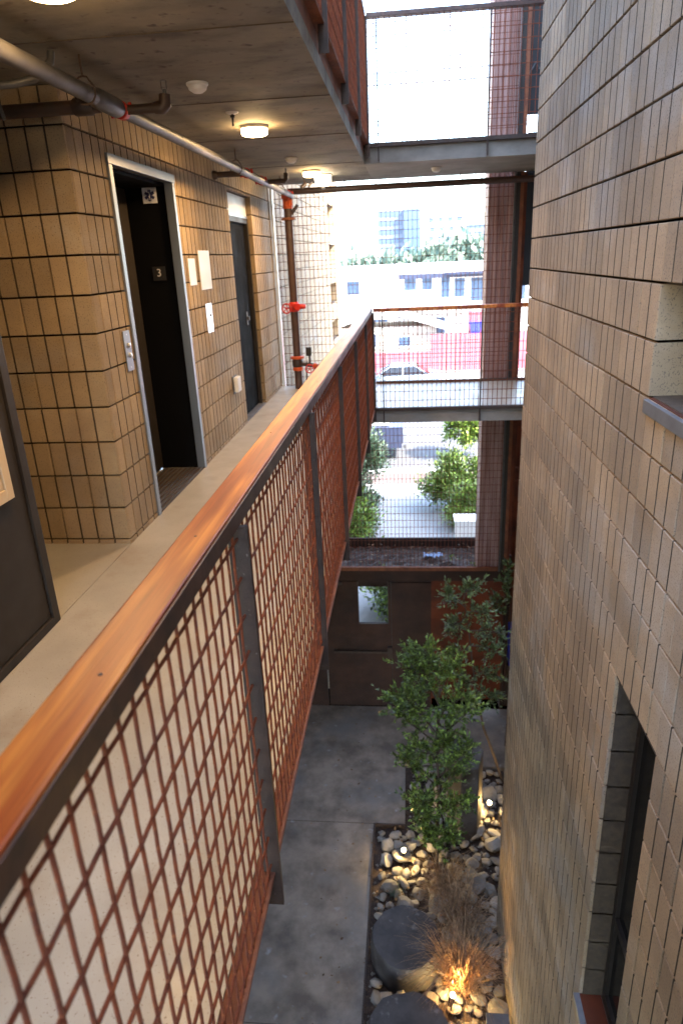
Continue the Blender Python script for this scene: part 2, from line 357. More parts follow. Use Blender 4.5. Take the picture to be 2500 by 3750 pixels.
# ------------------------------------------------------------------ elevator
el = thing('elevator', 'elevator doorway with a stainless frame and black reveal, numbered 3', 'elevator', (0, 1.05, 0))
el.location = (0, 0, 0)
part('jamb', B(-.05, .013, .474, .521, 0.001, 2.141), m_ss, el, bevel=.002)
part('jamb', B(-.05, .013, 1.585, 1.631, 0.001, 2.141), m_ss, el, bevel=.002)
part('header', B(-.05, .016, .466, 1.637, 2.142, 2.196), m_ss, el, bevel=.002)
part('reveal', MB().box(-.36, -.051, 1.60, 1.64, 0, 2.14).box(-.36, -.051, .46, .500, 0, 2.14).box(-.36, -.051, .501, 1.599, 2.12, 2.18), m_dkdoor, el)
dp = part('door_panel', B(-.385, -.345, .501, 1.05, .012, 2.118), m_brdoor, el, bevel=.002)
part('door_panel', B(-.395, -.350, 1.054, 1.598, .012, 2.118), m_brdoor, el, bevel=.002)
part('shaft_back', B(-.45, -.40, .45, 1.65, 0, 2.2), m_black, el)
sill = part('sill', B(-.34, .004, .522, 1.584, -.02, .002), m_mill, el)
for i in range(9):
    x = -.325 + i*.038
    part('sill_ridge', B(x, x+.016, .524, 1.582, .0025, .008), m_ss if i > 4 else m_galv, sill)
star = part('medical_sign', B(-.222, -.117, 1.5955, 1.5985, 2.014, 2.119), m_paper, el)
st = MB()
for a in (0, 60, 120):
    c, s_ = math.cos(R(a)), math.sin(R(a)); hw, hh = .0098, .038
    st.add([(-.1695 + x*c - z*s_, y, 2.0665 + x*s_ + z*c) for y in (1.5932-a*.000004, 1.5954) for x, z in ((-hw,-hh),(hw,-hh),(hw,hh),(-hw,hh))],
           [(0,1,2,3),(7,6,5,4),(0,4,5,1),(1,5,6,2),(2,6,7,3),(3,7,4,0)])
part('star_emblem', st, m_blue, star)
stf = MB().box(-.1703, -.1687, 1.5922, 1.5931, 2.034, 2.099)
stf.tube([(-.1695+.0045*math.sin(t*1.15), 1.5926, 2.036+.0054*t) for t in range(11)], .0011, 5)
part('serpent_staff', stf, m_paper, star)
np_ = part('number_plate', B(-.222, -.122, 1.5955, 1.5985, 1.480, 1.580), m_black, el)
fc = bpy.data.curves.new('numeral', 'FONT'); fc.body = '3'; fc.size = .078; fc.align_x = 'CENTER'; fc.align_y = 'CENTER'; fc.extrude = .0008
fo = bpy.data.objects.new('numeral_tmp', fc); COL.objects.link(fo)
bpy.context.view_layer.update(); fm = bpy.data.meshes.new_from_object(fo.evaluated_get(bpy.context.evaluated_depsgraph_get())); bpy.data.objects.remove(fo)
fm.materials.clear(); fm.materials.append(m_white)
nu = link('numeral', fm, np_, (-.172, 1.5938, 1.533), (R(90), 0, 0))
# wall plates
def plate(label, y0, y1, z0, z1, mt, name='wall_notice', cat='notice', th=.006, b=.0015):
    o = part(name, B(.001, .001+th, y0, y1, z0, z1), mt, None, bevel=b); return tag(o, label, cat)
plate('smaller blank white notice plate beside the elevator', 1.772, 1.95, 1.428, 1.628, m_paper)
plate('larger blank white notice plate right of the small one', 2.066, 2.382, 1.381, 1.688, m_paper)
kp = thing('key_switch_plate', 'stainless key switch plate under the larger notice', 'switch plate')
part('plate', B(.001, .006, 2.125, 2.30, 1.030, 1.267), m_ssw, kp, bevel=.001)
part('key_switch', MB().lathe((.006, 2.235, 1.17), [(.012, 0), (.012, .008), (.006, .010)], 12, 'x'), m_ss, kp, smooth=True)
for yy in (2.14, 2.285):
    for zz in (1.045, 1.252): part('screw', MB().lathe((.006, yy, zz), [(.004, 0), (.003, .002)], 8, 'x'), m_ss, kp)
oc = thing('outlet_cover', 'white weatherproof outlet cover low on the block wall', 'outlet cover')
part('back_plate', B(.001, .010, 2.755, 2.915, .385, .555), m_greystl, oc, bevel=.003)
part('cover', B(.010, .055, 2.770, 2.90, .400, .545), m_white, oc, bevel=.012)
cp = thing('call_panel', 'grey elevator call panel with two round buttons', 'call panel')
part('plate', B(.001, .007, .333, .428, .990, 1.228), m_ss, cp, bevel=.001)
for zz in (1.140, 1.082):
    bb = part('button', MB().lathe((.007, .390, zz), [(.015, 0), (.015, .008), (.011, .011)], 16, 'x'), m_ssw, cp, smooth=True)
for zz in (1.205, 1.012): part('screw', MB().lathe((.007, .38, zz), [(.004, 0), (.003, .002)], 8, 'x'), m_ssw, cp)
# recessed door 2
d2 = thing('recessed_door', 'dark steel door recessed in the block wall under a white transom panel', 'door')
part('frame', MB().box(-.13, -.045, 4.205, 4.258, 0, 2.02).box(-.13, -.045, 3.25, 3.30, 0, 2.02).box(-.13, -.045, 3.301, 4.204, 1.97, 2.02), m_brdoor, d2, bevel=.002)
dl = part('door_leaf', B(-.118, -.08, 3.304, 4.202, .01, 1.968), m_dkdoor, d2, bevel=.002)
part('latch_plate', MB().box(-.0795, -.074, 3.94, 3.99, .93, 1.07).box(-.0735, -.05, 3.955, 3.975, .98, 1.02), m_galv, dl)
part('transom', B(-.09, -.058, 3.25, 4.255, 2.045, 2.232), m_paper, d2)
part('transom_rail', B(-.10, -.045, 3.25, 4.257, 2.0205, 2.044), m_ss, d2)
part('lining', B(-.185, -.14, 3.25, 4.257, 0, 2.23), m_black, d2)
struct(part('door_threshold', B(-.2, -.003, 3.25, 4.258, -.001, .004), m_greystl))
# left near door with cream cabinet
nd = thing('metal_door', 'dark bronze steel door and frame at the left edge of the picture', 'door')
part('frame', B(-.10, .012, -.985, -.93, 0, CE-.002), m_brdoor, nd, bevel=.003)
part('door_leaf', B(-.05, .001, -2.10, -.992, .045, CE-.01), m_brdoor, nd, bevel=.003)
part('bottom_rail', B(-.06, .014, -3.4, -.986, .002, .042), m_brdoor, nd, bevel=.002)
part('frame', B(-.10, .012, -2.16, -2.105, .043, CE-.002), m_brdoor, nd, bevel=.003)
part('side_panel', B(-.05, .001, -3.4, -2.162, .045, CE-.01), m_brdoor, nd)
part('closure', B(-1.2, -.102, -.985, -.94, 0, CE-.003), m_brdoor, nd)
wc = thing('wall_cabinet', 'cream metal cabinet mounted on the dark door at the left edge', 'cabinet')
part('trim', MB().box(.002, .03, -1.106-.05, -1.106, .69, 1.62).box(.002, .03, -1.75, -1.157, .69, .74).box(.002, .03, -1.75, -1.157, 1.57, 1.62).box(.002, .03, -1.80, -1.751, .69, 1.62), m_cream, wc, bevel=.003)
cd = part('cabinet_door', B(.003, .022, -1.748, -1.160, .743, 1.567), m_cream, wc, bevel=.003)
part('hinge', MB().tube([(.024, -1.150, .76), (.024, -1.150, 1.55)], .005, 8), m_galv, wc)
part('glazing', B(.0225, .025, -1.70, -1.205, .80, 1.51), m_glass, cd)
# ------------------------------------------------------------------ sprinkler pipes
PX, PZ = .315, 2.30
sp = thing('sprinkler_main', 'long galvanised sprinkler pipe hung under the ceiling along the wall', 'pipe')
part('pipe', MB().tube([(PX, -6.0, PZ), (PX, -.30, PZ)], .034, 16), m_galv, sp, smooth=True)
part('sleeve', MB().tube([(PX, -.34, PZ), (PX, -.30, PZ), (PX, -.08, PZ), (PX, -.06, PZ)], [.034, .043, .043, .036], 16), m_galv, sp, smooth=True)
part('pipe', MB().tube([(PX, -.06, PZ), (PX+.02, 5.02, PZ-.01)], .031, 16), m_galv, sp, smooth=True)
def coupling(y, x=PX, r=.041, parent=sp, z=PZ, ax='y', mt=m_red):
    a = Vector((0, 1, 0)) if ax == 'y' else Vector((0, 0, 1)); c = Vector((x, y, z))
    o = part('coupling', MB().tube([c-a*.022, c-a*.02, c+a*.02, c+a*.022], [r*.85, r, r, r*.85], 16), mt, parent, smooth=True)
    p = Vector((1, 0, .3)).normalized() if ax == 'y' else Vector((1, 0, 0)); q = Vector((-.3, 0, 1)) if ax == 'y' else Vector((0, 1, 0))
    for s_ in (-1, 1):
        part('lug', MB().tube([c+p*s_*(r+.010)-q*.016, c+p*s_*(r+.010)+q*.016], .009, 8), mt, o)
    return o
coupling(-.02); coupling(2.72); coupling(3.35); coupling(4.92)
for y in (-.42, 2.35, 4.4):
    hg = MB().tube([(PX, y, CE), (PX, y, PZ+.065)], .005, 6)
    hg.tube([(PX+.048*math.cos(t), y, PZ+.048*math.sin(t)+(.012 if math.sin(t) > .9 else 0)) for t in [i*math.pi/8 for i in range(17)]], .004, 5, cap=False)
    part('hanger', hg, m_mill, sp)
br = thing('sprinkler_branch', 'short black branch pipe with an upright sprinkler left of the first ceiling lamp', 'pipe')
part('pipe', MB().tube([(PX+.035, -.02, PZ+.0), (PX+.20, -.02, PZ+.0)], .022, 12), m_pipe, br, smooth=True)
part('elbow', MB().tube([(PX+.17, -.02, PZ), (PX+.205, -.02, PZ), (PX+.222, -.02, PZ+.012), (PX+.226, -.02, PZ+.055)], [.027, .030, .030, .027], 12), m_pipe, br, smooth=True)
part('sprinkler_head', MB().tube([(PX+.226, -.02, PZ+.055), (PX+.226, -.02, PZ+.075)], .009, 8).tube([(PX+.214, -.02, PZ+.075), (PX+.212, -.02, PZ+.11)], .002, 5).tube([(PX+.238, -.02, PZ+.075), (PX+.240, -.02, PZ+.11)], .002, 5).lathe((PX+.226, -.02, PZ+.11), [(.016, 0), (.016, .002)], 12), m_galv, br)
b2 = thing('alcove_branch_pipe', 'black pipe running from the sprinkler main back into the alcove', 'pipe')
part('pipe', MB().tube([(PX-.03, -.20, PZ-.01), (PX-.5, -.20, PZ-.01), (-2.2, -.20, PZ-.01)], .030, 12), m_pipe, b2, smooth=True)
part('tee', MB().tube([(PX-.16, -.20, PZ-.01), (PX-.15, -.20, PZ-.01), (PX-.07, -.20, PZ-.01), (PX-.06, -.20, PZ-.01)], [.03, .038, .038, .03], 12), m_pipe, b2, smooth=True)
b3 = thing('alcove_conduit', 'thin bent metal conduit near the ceiling in the alcove', 'conduit')
part('conduit', MB().tube([(-2.0, -.63, 2.30), (0.0, -.63, 2.30), (.10, -.61, 2.305), (.17, -.56, 2.33), (.22, -.50, 2.40), (.225, -.49, CE)], .016, 10), m_galv, b3, smooth=True)
part('strap', MB().tube([(.04, -.635, 2.32), (.04, -.66, 2.27), (.06, -.66, 2.17)], .008, 8), m_galv, b3, smooth=True)
b4 = thing('far_branch_pipe', 'dark branch pipe with red lugs poking towards the recessed door', 'pipe')
part('pipe', MB().tube([(PX, 2.72, PZ), (.02, 2.72, PZ)], .024, 12), m_pipe, b4, smooth=True)
part('cap', MB().tube([(.06, 2.72, PZ), (.045, 2.72, PZ), (.02, 2.72, PZ)], [.026, .036, .036], 12), m_pipe, b4, smooth=True)
b5 = thing('upright_branch', 'dark elbowed branch pipe near the far end of the sprinkler main', 'pipe')
part('pipe', MB().tube([(PX+.03, 3.5, PZ), (PX+.20, 3.5, PZ), (PX+.215, 3.5, PZ+.015), (PX+.217, 3.5, PZ+.07)], .022, 12), m_pipe, b5, smooth=True)
part('sprinkler_head', MB().tube([(PX+.217, 3.5, PZ+.07), (PX+.217, 3.5, PZ+.11)], .006, 6), m_galv, b5)
RX, RY = .262, 5.14
rs = thing('standpipe', 'brown fire standpipe rising from floor to ceiling in front of the mesh', 'pipe')
part('pipe', MB().tube([(RX, RY, 0), (RX, RY, 2.20)], .050, 16), m_riser, rs, smooth=True)
part('flange', MB().lathe((RX, RY, 2.03), [(.05, 0), (.085, .004), (.085, .03), (.05, .035)], 20), m_rustp, rs, smooth=True)
part('top_tee', MB().tube([(RX, RY, 2.16), (RX, RY, 2.36)], .058, 16).tube([(RX, RY-.14, PZ-.01), (RX, RY, PZ-.01)], .05, 14), m_orange, rs, smooth=True)
part('flange', MB().lathe((RX, RY, .385), [(.05, 0), (.09, .004), (.09, .03), (.05, .035)], 20), m_orange, rs, smooth=True)
part('flange', MB().lathe((RX, RY, .235), [(.05, 0), (.068, .004), (.068, .04), (.05, .05)], 20), m_orange, rs, smooth=True)
part('check_valve', MB().tube([(RX, RY, .275), (RX, RY, .30), (RX, RY, .36), (RX, RY, .385)], [.055, .07, .07, .055], 16), m_pipe, rs, smooth=True)
part('side_outlet', MB().tube([(RX, RY, .32), (RX+.12, RY-.01, .31)], .025, 10).tube([(RX+.04, RY, 2.1), (RX+.12, RY, 2.2)], .02, 8), m_pipe, rs, smooth=True)
def wheel(c, nrm, r, parent, mt):
    c = Vector(c); n = Vector(nrm).normalized(); a = n.orthogonal().normalized(); b = n.cross(a)
    mb = MB(); K = 20
    ring = [c + (a*math.cos(2*math.pi*i/K)+b*math.sin(2*math.pi*i/K))*r for i in range(K+1)]
    mb.tube(ring, r*.14, 7, cap=False)
    for i in range(5):
        t = 2*math.pi*i/5; mb.tube([c, c+(a*math.cos(t)+b*math.sin(t))*r], r*.09, 5)
    mb.tube([c-n*r*.1, c+n*r*.15], r*.2, 8)
    return part('hand_wheel', mb, mt, parent, smooth=True)
def valve(c, label, r, s, mt):
    t = thing('hose_valve', label, 'valve', c)
    part('body', MB().tube([(0, 0, -.06), (0, 0, -.045), (0, 0, .045), (0, 0, .06)], [.055, .066, .066, .055], 14).tube([(0, 0, 0), (.03, -.05, 0), (.06, -.09, 0)], [.045, .05, .042], 12), mt, t, smooth=True)
    part('outlet', MB().tube([(.05, 0, 0), (.13, -.01, 0), (.15, -.01, 0)], [.03, .03, .022], 10), mt, t, smooth=True)
    wheel((-.075*s, -.13, -.01), (-.25*s, -1, .05), r, t, mt)
    part('stem', MB().tube([(-.01, -.04, 0), (-.07*s, -.12, -.01)], .012, 8), m_galv, t)
    return t
valve((RX, RY, 1.03), 'bright red hand wheel valve at waist height on the standpipe', .058, 1, m_red)
v2 = thing('drain_valve', 'dark red hand wheel valve low beside the standpipe', 'valve')
part('body', MB().tube([(RX+.12, RY-.01, .31), (RX+.20, RY-.03, .30)], .03, 10).tube([(RX+.16, RY-.02, .30), (RX+.16, RY-.02, .44)], .012, 8), m_pipe, v2, smooth=True)
part('gauge', B(RX+.12, RX+.19, RY-.04, RY-.01, .42, .53), m_brdoor, v2, bevel=.006)
wheel((RX+.17, RY-.12, .27), (.1, -1, .1), .052, v2, m_red)
part('drain_pipe', MB().tube([(RX+.12, RY-.02, .35), (RX+.10, RY-.02, .0)], .008, 6), m_pipe, v2)
part('end_cap', MB().tube([(RX+.22, RY-.05, .30), (RX+.26, RY-.07, .29)], .035, 10), m_orange, v2, smooth=True)
hp = thing('cross_pipe', 'dark horizontal pipe crossing under the upper crosswalk beside the screen', 'pipe')
part('pipe', MB().tube([(RX+.02, RY, 2.345), (3.6, RY+.02, 2.345)], .036, 14), m_riser, hp, smooth=True)
for x in (.95, 2.3): part('hanger', MB().tube([(x, RY, 2.385), (x, RY, CE)], .006, 6), m_galv, hp)
part('tag_bracket', MB().box(RX-.03, RX+.07, RY-.075, RY-.065, 2.19, 2.29).tube([(RX, RY-.08, 2.18), (RX, RY-.08, 2.26)], .01, 6).tube([(RX+.035, RY-.08, 2.18), (RX+.035, RY-.08, 2.26)], .01, 6), m_orange, rs)
# ------------------------------------------------------------------ ceiling fittings
def lamp(x, y, label, r=.092):
    t = thing('ceiling_lamp', label, 'ceiling lamp', (x, y, CE), 'round lamps on the walkway ceiling')
    part('housing', MB().lathe((0, 0, 0), [(r*.98, -.022), (r, -.020), (r, 0)], 32), m_white, t, smooth=True)
    part('diffuser', MB().lathe((0, 0, 0), [(r*.80, -.058), (r*.93, -.052), (r*.96, -.0225)], 32), m_lamp, t, smooth=True)
    L = bpy.data.lights.new('lamp_glow', 'AREA'); L.shape = 'DISK'; L.size = .16; L.energy = LAMPW; L.color = (1, .60, .27); L.spread = R(170)
    o = bpy.data.objects.new('lamp_glow', L); COL.objects.link(o); o.parent = t; o.location = (0, 0, -.064)
LAMPW = 1.7
lamp(.60, -1.25, 'round glowing ceiling lamp cut off by the top left of the picture')
lamp(.672, 1.43, 'round glowing ceiling lamp between the elevator and the sprinkler head')
lamp(.71, 4.05, 'smallest and farthest round ceiling lamp above the standpipe')
def detector(x, y, label, r=.055, z=CE):
    t = thing('smoke_detector', label, 'smoke detector', (x, y, z), 'white smoke detectors')
    part('base', MB().lathe((0, 0, 0), [(r*.9, -.014), (r, -.01), (r, 0)], 24), m_white, t, smooth=True)
    part('dome', MB().lathe((0, 0, 0), [(.006, -.045), (r*.45, -.043), (r*.8, -.03), (r*.88, -.0145)], 24), m_white, t, smooth=True)
detector(.645, .20, 'larger white smoke detector on the ceiling left of the lamps')
detector(.66, 3.06, 'smaller white smoke detector farther along the ceiling')
detector(2.0, 4.45, 'white detector under the upper crosswalk')
s1 = thing('pendent_sprinkler', 'single pendent sprinkler beside the middle ceiling lamp', 'sprinkler', (.64, 1.0, CE))
part('escutcheon', MB().lathe((0, 0, 0), [(.02, -.012), (.038, -.004), (.04, 0)], 20), m_white, s1, smooth=True)
part('stem', MB().tube([(0, 0, 0), (0, 0, -.075)], .006, 8).lathe((0, 0, -.03), [(.014, 0), (.014, .014)], 10), m_brdoor, s1)
s1.location = (.64, .95, CE)
bl = thing('bulkhead_light', 'glass jar light with a small camera under the farthest ceiling lamp', 'light', (.78, 4.45, CE))
part('shade', MB().lathe((0, 0, 0), [(.03, -.115), (.075, -.10), (.088, -.06), (.085, -.02)], 24), m_lcd, bl, smooth=True)
part('cap', MB().lathe((0, 0, 0), [(.09, -.0195), (.09, 0)], 24), m_white, bl, smooth=True)
part('lens', MB().lathe((0, 0, -.135), [(.01, -.012), (.022, -.004), (.024, .018)], 14), m_galv, bl, smooth=True)
bs = thing('bracket_spotlight', 'small dark bracket spotlight between the riser and the glass jar light', 'spotlight', (.55, 4.6, CE))
part('arm', MB().tube([(0, 0, 0), (0, 0, -.05), (.03, 0, -.07)], .008, 6), m_mill, bs)
part('head', MB().tube([(-.03, -.03, -.11), (.02, 0, -.07)], .022, 10).tube([(.05, -.01, -.10), (.09, .01, -.06)], .014, 8), m_pipe, bs, smooth=True)
# ------------------------------------------------------------------ guard railings
VX = .0482; HZ = .0975; WR = .0035
def crimped(length, pitch, axis, ph, amp=.0008):
    """wire along axis 'y','z' or 'x', crimped at every crossing"""
    n = max(1, int(round(length/pitch))); pts = []
    for i in range(n+1):
        a = i*pitch; o = amp*(1 if (i+ph) % 2 else -1)
        if a > length: break
        pts.append((a, o))
    if pts[-1][0] < length-.001: pts.append((length, 0))
    return pts
def wiremesh(length, pitch, axis, side, ph, bend=None, n=6):
    pts = []
    for a, o in crimped(length, pitch, axis, ph):
        if axis == 'z': pts.append((o, 0, -a) if side == 'x' else (0, o, -a))
        elif axis == 'y': pts.append((o, a, 0))
        else: pts.append((a, o, 0))
    if bend: pts[-1] = (pts[-1][0]*.3, pts[-1][1], pts[-1][2]+.012); pts.append((bend[0], bend[1], -length-.002))
    return MB().tube(pts, WR, n, cap=False)
def railing(label, zoff, y0=-7.0):
    t = thing('guard_railing', label, 'railing', (0, 0, zoff), 'mesh guard railings')
    J = -.925
    part('handrail', B(1.236, 1.3136, y0, J-.001, 1.040, 1.0755), m_wood, t, bevel=.004)
    part('handrail', B(1.236, 1.3136, J+.001, 3.86, 1.040, 1.0735), m_wood, t, bevel=.004)
    part('top_angle', MB().box(1.3140, 1.3185, y0, J-.0015, 1.031, 1.071).box(1.285, 1.3135, y0, J-.0015, 1.032, 1.0385), m_band, t, bevel=.0015)
    part('top_angle', MB().box(1.3140, 1.3185, J+.0015, 3.73, 1.029, 1.068).box(1.285, 1.3135, J+.0015, 3.73, 1.032, 1.0385), m_band, t, bevel=.0015)
    part('base_angle', MB().box(1.2635, 1.3195, y0, 3.76, -.010, -.002).box(1.2635, 1.2705, y0, 3.76, -.09, -.0105), m_rustp, t, bevel=.001)
    pm = B(1.288, 1.335, -.006, .006, -.125, 1.030).mesh('post', m_mill, bevel=.001)
    ys = [-4.6, -3.45, -2.30, -1.13, .03, 1.19, 2.40, 3.70]
    for y in ys: link('post', pm, t, (0, y, 0))
    vm = [wiremesh(1.036, HZ, 'z', 'x', p, bend=(-.012, 0)).mesh('vertical_wire', m_rust, smooth=True, fixn=False) for p in (0, 1)]
    y = -4.9 + .0; i = 0
    ys_w = []
    while y < 3.74:
        link('vertical_wire', vm[i % 2], t, (1.3095, y, 1.036)); ys_w.append(y); y += VX; i += 1
    hm = {}
    segs = [(a, b) for a, b in zip([-4.9]+ys, ys+[3.74]) if b-a > .05]
    for r in range(11):
        z = 1.000 - r*HZ
        for a, b in segs:
            i0 = math.ceil((a+.004-(-4.9))/VX); st_ = -4.9+i0*VX
            lead = st_-a; key = (round(b-a, 3), round(lead, 4), (i0+r) % 2)
            if key not in hm:
                pts = [(0, .001, 0)]; k = 0
                while st_ + k*VX < b-.002: pts.append((.0008*(1 if (i0+k+r) % 2 else -1)*-1, lead+k*VX, 0)); k += 1
                pts.append((0, b-a-.001, 0)); hm[key] = MB().tube(pts, WR, 6, cap=False).mesh('horizontal_wire', m_rust, smooth=True, fixn=False)
            link('horizontal_wire', hm[key], t, (1.310, a, z))
    return t
rl0 = railing('long rusted mesh railing with an orange wood handrail beside the walkway', 0)
for kx, ky, kr in ((1.272, -2.47, .0035), (1.262, -1.62, .003), (1.295, -.7, .003), (1.285, -2.95, .004)):
    part('knot', MB().lathe((kx, ky, 1.0745 if ky > -.9 else 1.0752), [(kr, 0), (kr*.7, .0012)], 9), m_bark, rl0)
railing('upper storey mesh railing with hanging posts seen from below at the top', H, y0=-5.0)
def cross_railing(label, zoff, cap=None):
    Y = 3.775
    t = thing('guard_railing', label, 'railing', (0, 0, zoff), 'mesh guard railings')
    part('handrail', B(1.322, 3.2, 3.745, 3.825, 1.030, 1.068), cap or m_wood, t, bevel=.004)
    part('base_angle', B(1.27, 3.2, 3.755, 3.799, -.030, .006), m_mill, t)
    pm = B(-.006, .006, 3.735, 3.795, -.16, 1.030).mesh('post', m_mill)
    for x in (1.415, 2.46): link('post', pm, t, (x, 0, 0))
    i = 0; x = 1.34
    vm = [wiremesh(1.03, HZ, 'z', 'y', p).mesh('vertical_wire', m_rust, smooth=True, fixn=False) for p in (0, 1)]
    while x < 3.1: link('vertical_wire', vm[i % 2], t, (x, Y-.012, 1.03)); x += .0500; i += 1
    hm = [wiremesh(1.80, .05, 'x', 'y', p).mesh('horizontal_wire', m_rust, smooth=True, fixn=False) for p in (0, 1)]
    for r in range(10): link('horizontal_wire', hm[r % 2], t, (1.33, Y-.012, .985-r*.1))
    return t
cross_railing('short mesh railing with wood cap across the far crosswalk', 0)
cross_railing('upper short railing across the crosswalk at the top of the picture', H, m_band)
cr = thing('edge_angle', 'dark steel edge angle along the far edge of the crosswalk floor', 'edge angle')
part('angle', B(1.27, 4.5, 5.30, 5.345, -.02, .035), m_mill, cr)
# ------------------------------------------------------------------ far mesh screen
ms = thing('mesh_screen', 'tall rusted wire mesh screen closing the far end of the light well', 'mesh screen', (0, 5.30, 0))
sx, sz = .0540, .1035; ZT, ZB = 5.6, -2.72
i = 0; x = .075
vm = [MB().tube([(0, (.002 if (j+p) % 2 else -.002), -j*sz) for j in range(int((ZT-ZB)/sz)+1)], .0031, 5, cap=False).mesh('vertical_wire', m_rust, smooth=True, fixn=False) for p in (0, 1)]
while x < 3.02: link('vertical_wire', vm[i % 2], ms, (x, .06, ZT)); x += sx; i += 1
hm = [MB().tube([(j*sx, (.002 if (j+p) % 2 else -.002), 0) for j in range(int(2.96/sx)+1)], .0031, 5, cap=False).mesh('horizontal_wire', m_rust, smooth=True, fixn=False) for p in (0, 1)]
z = ZT; i = 0
while z > ZB: link('horizontal_wire', hm[i % 2], ms, (.05, .06, z)); z -= sz; i += 1
part('edge_frame', B(.012, .045, .045, .075, ZB, ZT), m_ssw, ms)
part('edge_frame', B(3.02, 3.06, .03, .09, -2.70, ZT), m_rustp, ms)
part('conduit', MB().tube([(2.955, .02, -2.74), (2.955, .02, 5.6)], .012, 8), m_galv, ms)
part('side_tube', B(2.972, 3.019, .03, .08, -2.74, ZT), m_brdoor, ms)
# corrugated column
cc = thing('corrugated_column', 'brown corrugated steel cladding column at the right end of the screen', 'column', (0, 0, 0))
pr = []; x = 2.668; y0 = 5.50
while x < 2.95: pr += [(x, y0), (x+.030, y0), (x+.042, y0+.035), (x+.068, y0+.035)]; x += .080
pr = [(a, b) for a, b in pr]; pl = pr + [(pr[-1][0], 5.9), (2.668, 5.9)]
part('cladding', MB().prism(pl, -2.9, 7.6, 'z'), m_corr, cc)
ob = thing('rust_post', 'orange rust steel post between the column and the right block wall', 'post')
part('post', B(3.062, 3.10, 5.36, 5.42, -2.7, 2.44), m_cor, ob)
part('side_plate', B(3.101, 3.30, 5.37, 5.39, -.62, -.19), m_cor, ob)
part('scroll_bracket', MB().tube([(3.14+.07*math.cos(t), 5.40, -1.30+.10*math.sin(t)) for t in [i*.4-1.6 for i in range(9)]], .012, 6).tube([(3.12, 5.40, -.6), (3.12, 5.40, -2.5)], .010, 6), m_cor, ob)
bpn = thing('black_panel', 'black perforated panel in the gap beside the right wall', 'panel')
part('panel', B(3.101, 3.9, 5.45, 5.48, 1.16, 2.86), m_black, bpn)
part('panel', B(3.055, 3.9, 5.45, 5.48, 3.04, 7.0), m_black, bpn)
part('rod', MB().tube([(3.06, 5.40, 3.42), (3.14, 5.40, 3.55), (3.18, 5.40, 3.48)], .008, 6), m_galv, bpn)
# ------------------------------------------------------------------ steel bulkhead with door, planter on top
BY = 5.47
bh = thing('steel_bulkhead', 'dark rusted steel wall with a windowed door below the planter', 'wall')
part('wall_panel', MB().box(-1.5, .36, BY, BY+.05, GZ, -2.76).box(1.40, 2.00, BY, BY+.05, GZ, -3.0).box(.361, 3.10, BY, BY+.05, -2.965, -2.76).box(3.07, 3.10, BY-.001, BY+.6, GZ, -2.966), m_box, bh)
part('rust_panel', B(2.002, 3.068, BY+.012, BY+.05, -5.05, -2.967), m_cor, bh)
part('panel_seam', MB().box(1.997, 2.009, BY-.003, BY+.012, GZ, -2.97), m_cor, bh)
dr = part('door', MB().box(.385, .90, BY+.006, BY+.05, GZ+.01, -2.985).box(1.352, 1.392, BY+.006, BY+.05, GZ+.01, -2.985).box(.9005, 1.3515, BY+.006, BY+.05, GZ+.01, -3.70), m_box, bh)
part('window', B(.902, 1.35, BY+.02, BY+.026, -3.698, -2.99), m_glass, dr)
part('window_trim', MB().box(.89, .905, BY-.001, BY+.02, -3.71, -2.985).box(1.347, 1.362, BY-.001, BY+.02, -3.71, -2.985).box(.906, 1.346, BY-.001, BY+.02, -3.712, -3.697), m_mill, dr)
part('panic_bar', MB().box(.50, 1.36, BY-.055, BY-.02, -4.20, -4.165).box(.50, .54, BY-.02, BY+.006, -4.21, -4.155).box(1.33, 1.40, BY-.07, BY+.006, -4.28, -4.09), m_mill, dr, bevel=.004)
part('door_closer', B(.46, .66, BY-.05, BY-.002, -3.02, -2.97), m_mill, bh, bevel=.004)
part('door_gap', B(1.393, 1.399, BY+.001, BY+.05, GZ, -2.985), m_black, bh)
# glass of door window: clear pane material
gm = bpy.data.materials.new('clear_glass'); gm.use_nodes = True; gb = gm.node_tree.nodes['Principled BSDF']
gb.inputs['Base Color'].default_value = (1, 1, 1, 1); gb.inputs['Roughness'].default_value = .02; gb.inputs['Transmission Weight'].default_value = 1; gb.inputs['IOR'].default_value = 1.02
bpy.data.objects['window'].data.materials[0] = gm
pt = thing('roof_planter', 'long rusted steel planter trough full of dark soil on the bulkhead', 'planter')
part('front_wall', B(-1.5, 3.10, BY-.012, BY+.03, -2.80, -2.740), m_rustp, pt, bevel=.003)
part('rear_wall', B(-1.5, 3.12, 6.58, 6.62, -3.0, -2.745), m_box, pt)
part('end_wall', B(3.08, 3.12, BY+.031, 6.579, -3.0, -2.75), m_box, pt)
sb = MB(); nx, ny = 60, 16; vs = []
for j in range(ny+1):
    for i in range(nx+1): vs.append((-1.5+4.58*i/nx, BY+.03+1.08*j/ny, -2.86+random.uniform(-.025, .03)-.05*j/ny))
sb.add(vs, [(j*(nx+1)+i, j*(nx+1)+i+1, (j+1)*(nx+1)+i+1, (j+1)*(nx+1)+i) for j in range(ny) for i in range(nx)])
part('soil', sb, m_soil, pt, fixn=False)
part('tray', B(-1.5, 3.079, BY+.031, 6.579, -3.08, -2.97), m_box, pt)
# rag
rg = MB(); vs = []
for j in range(6):
    for i in range(10): vs.append((1.90+.29*i/9, 6.00+.13*j/5+.02*math.sin(i), -2.84+.035*abs(math.sin(i*1.3+j))+random.uniform(0, .02)))
rg.add(vs, [(j*10+i, j*10+i+1, (j+1)*10+i+1, (j+1)*10+i) for j in range(5) for i in range(9)])
tag(part('crumpled_cloth', rg, m_cloth, None, fixn=False, smooth=True), 'crumpled pale blue rag lying on the planter soil', 'cloth')
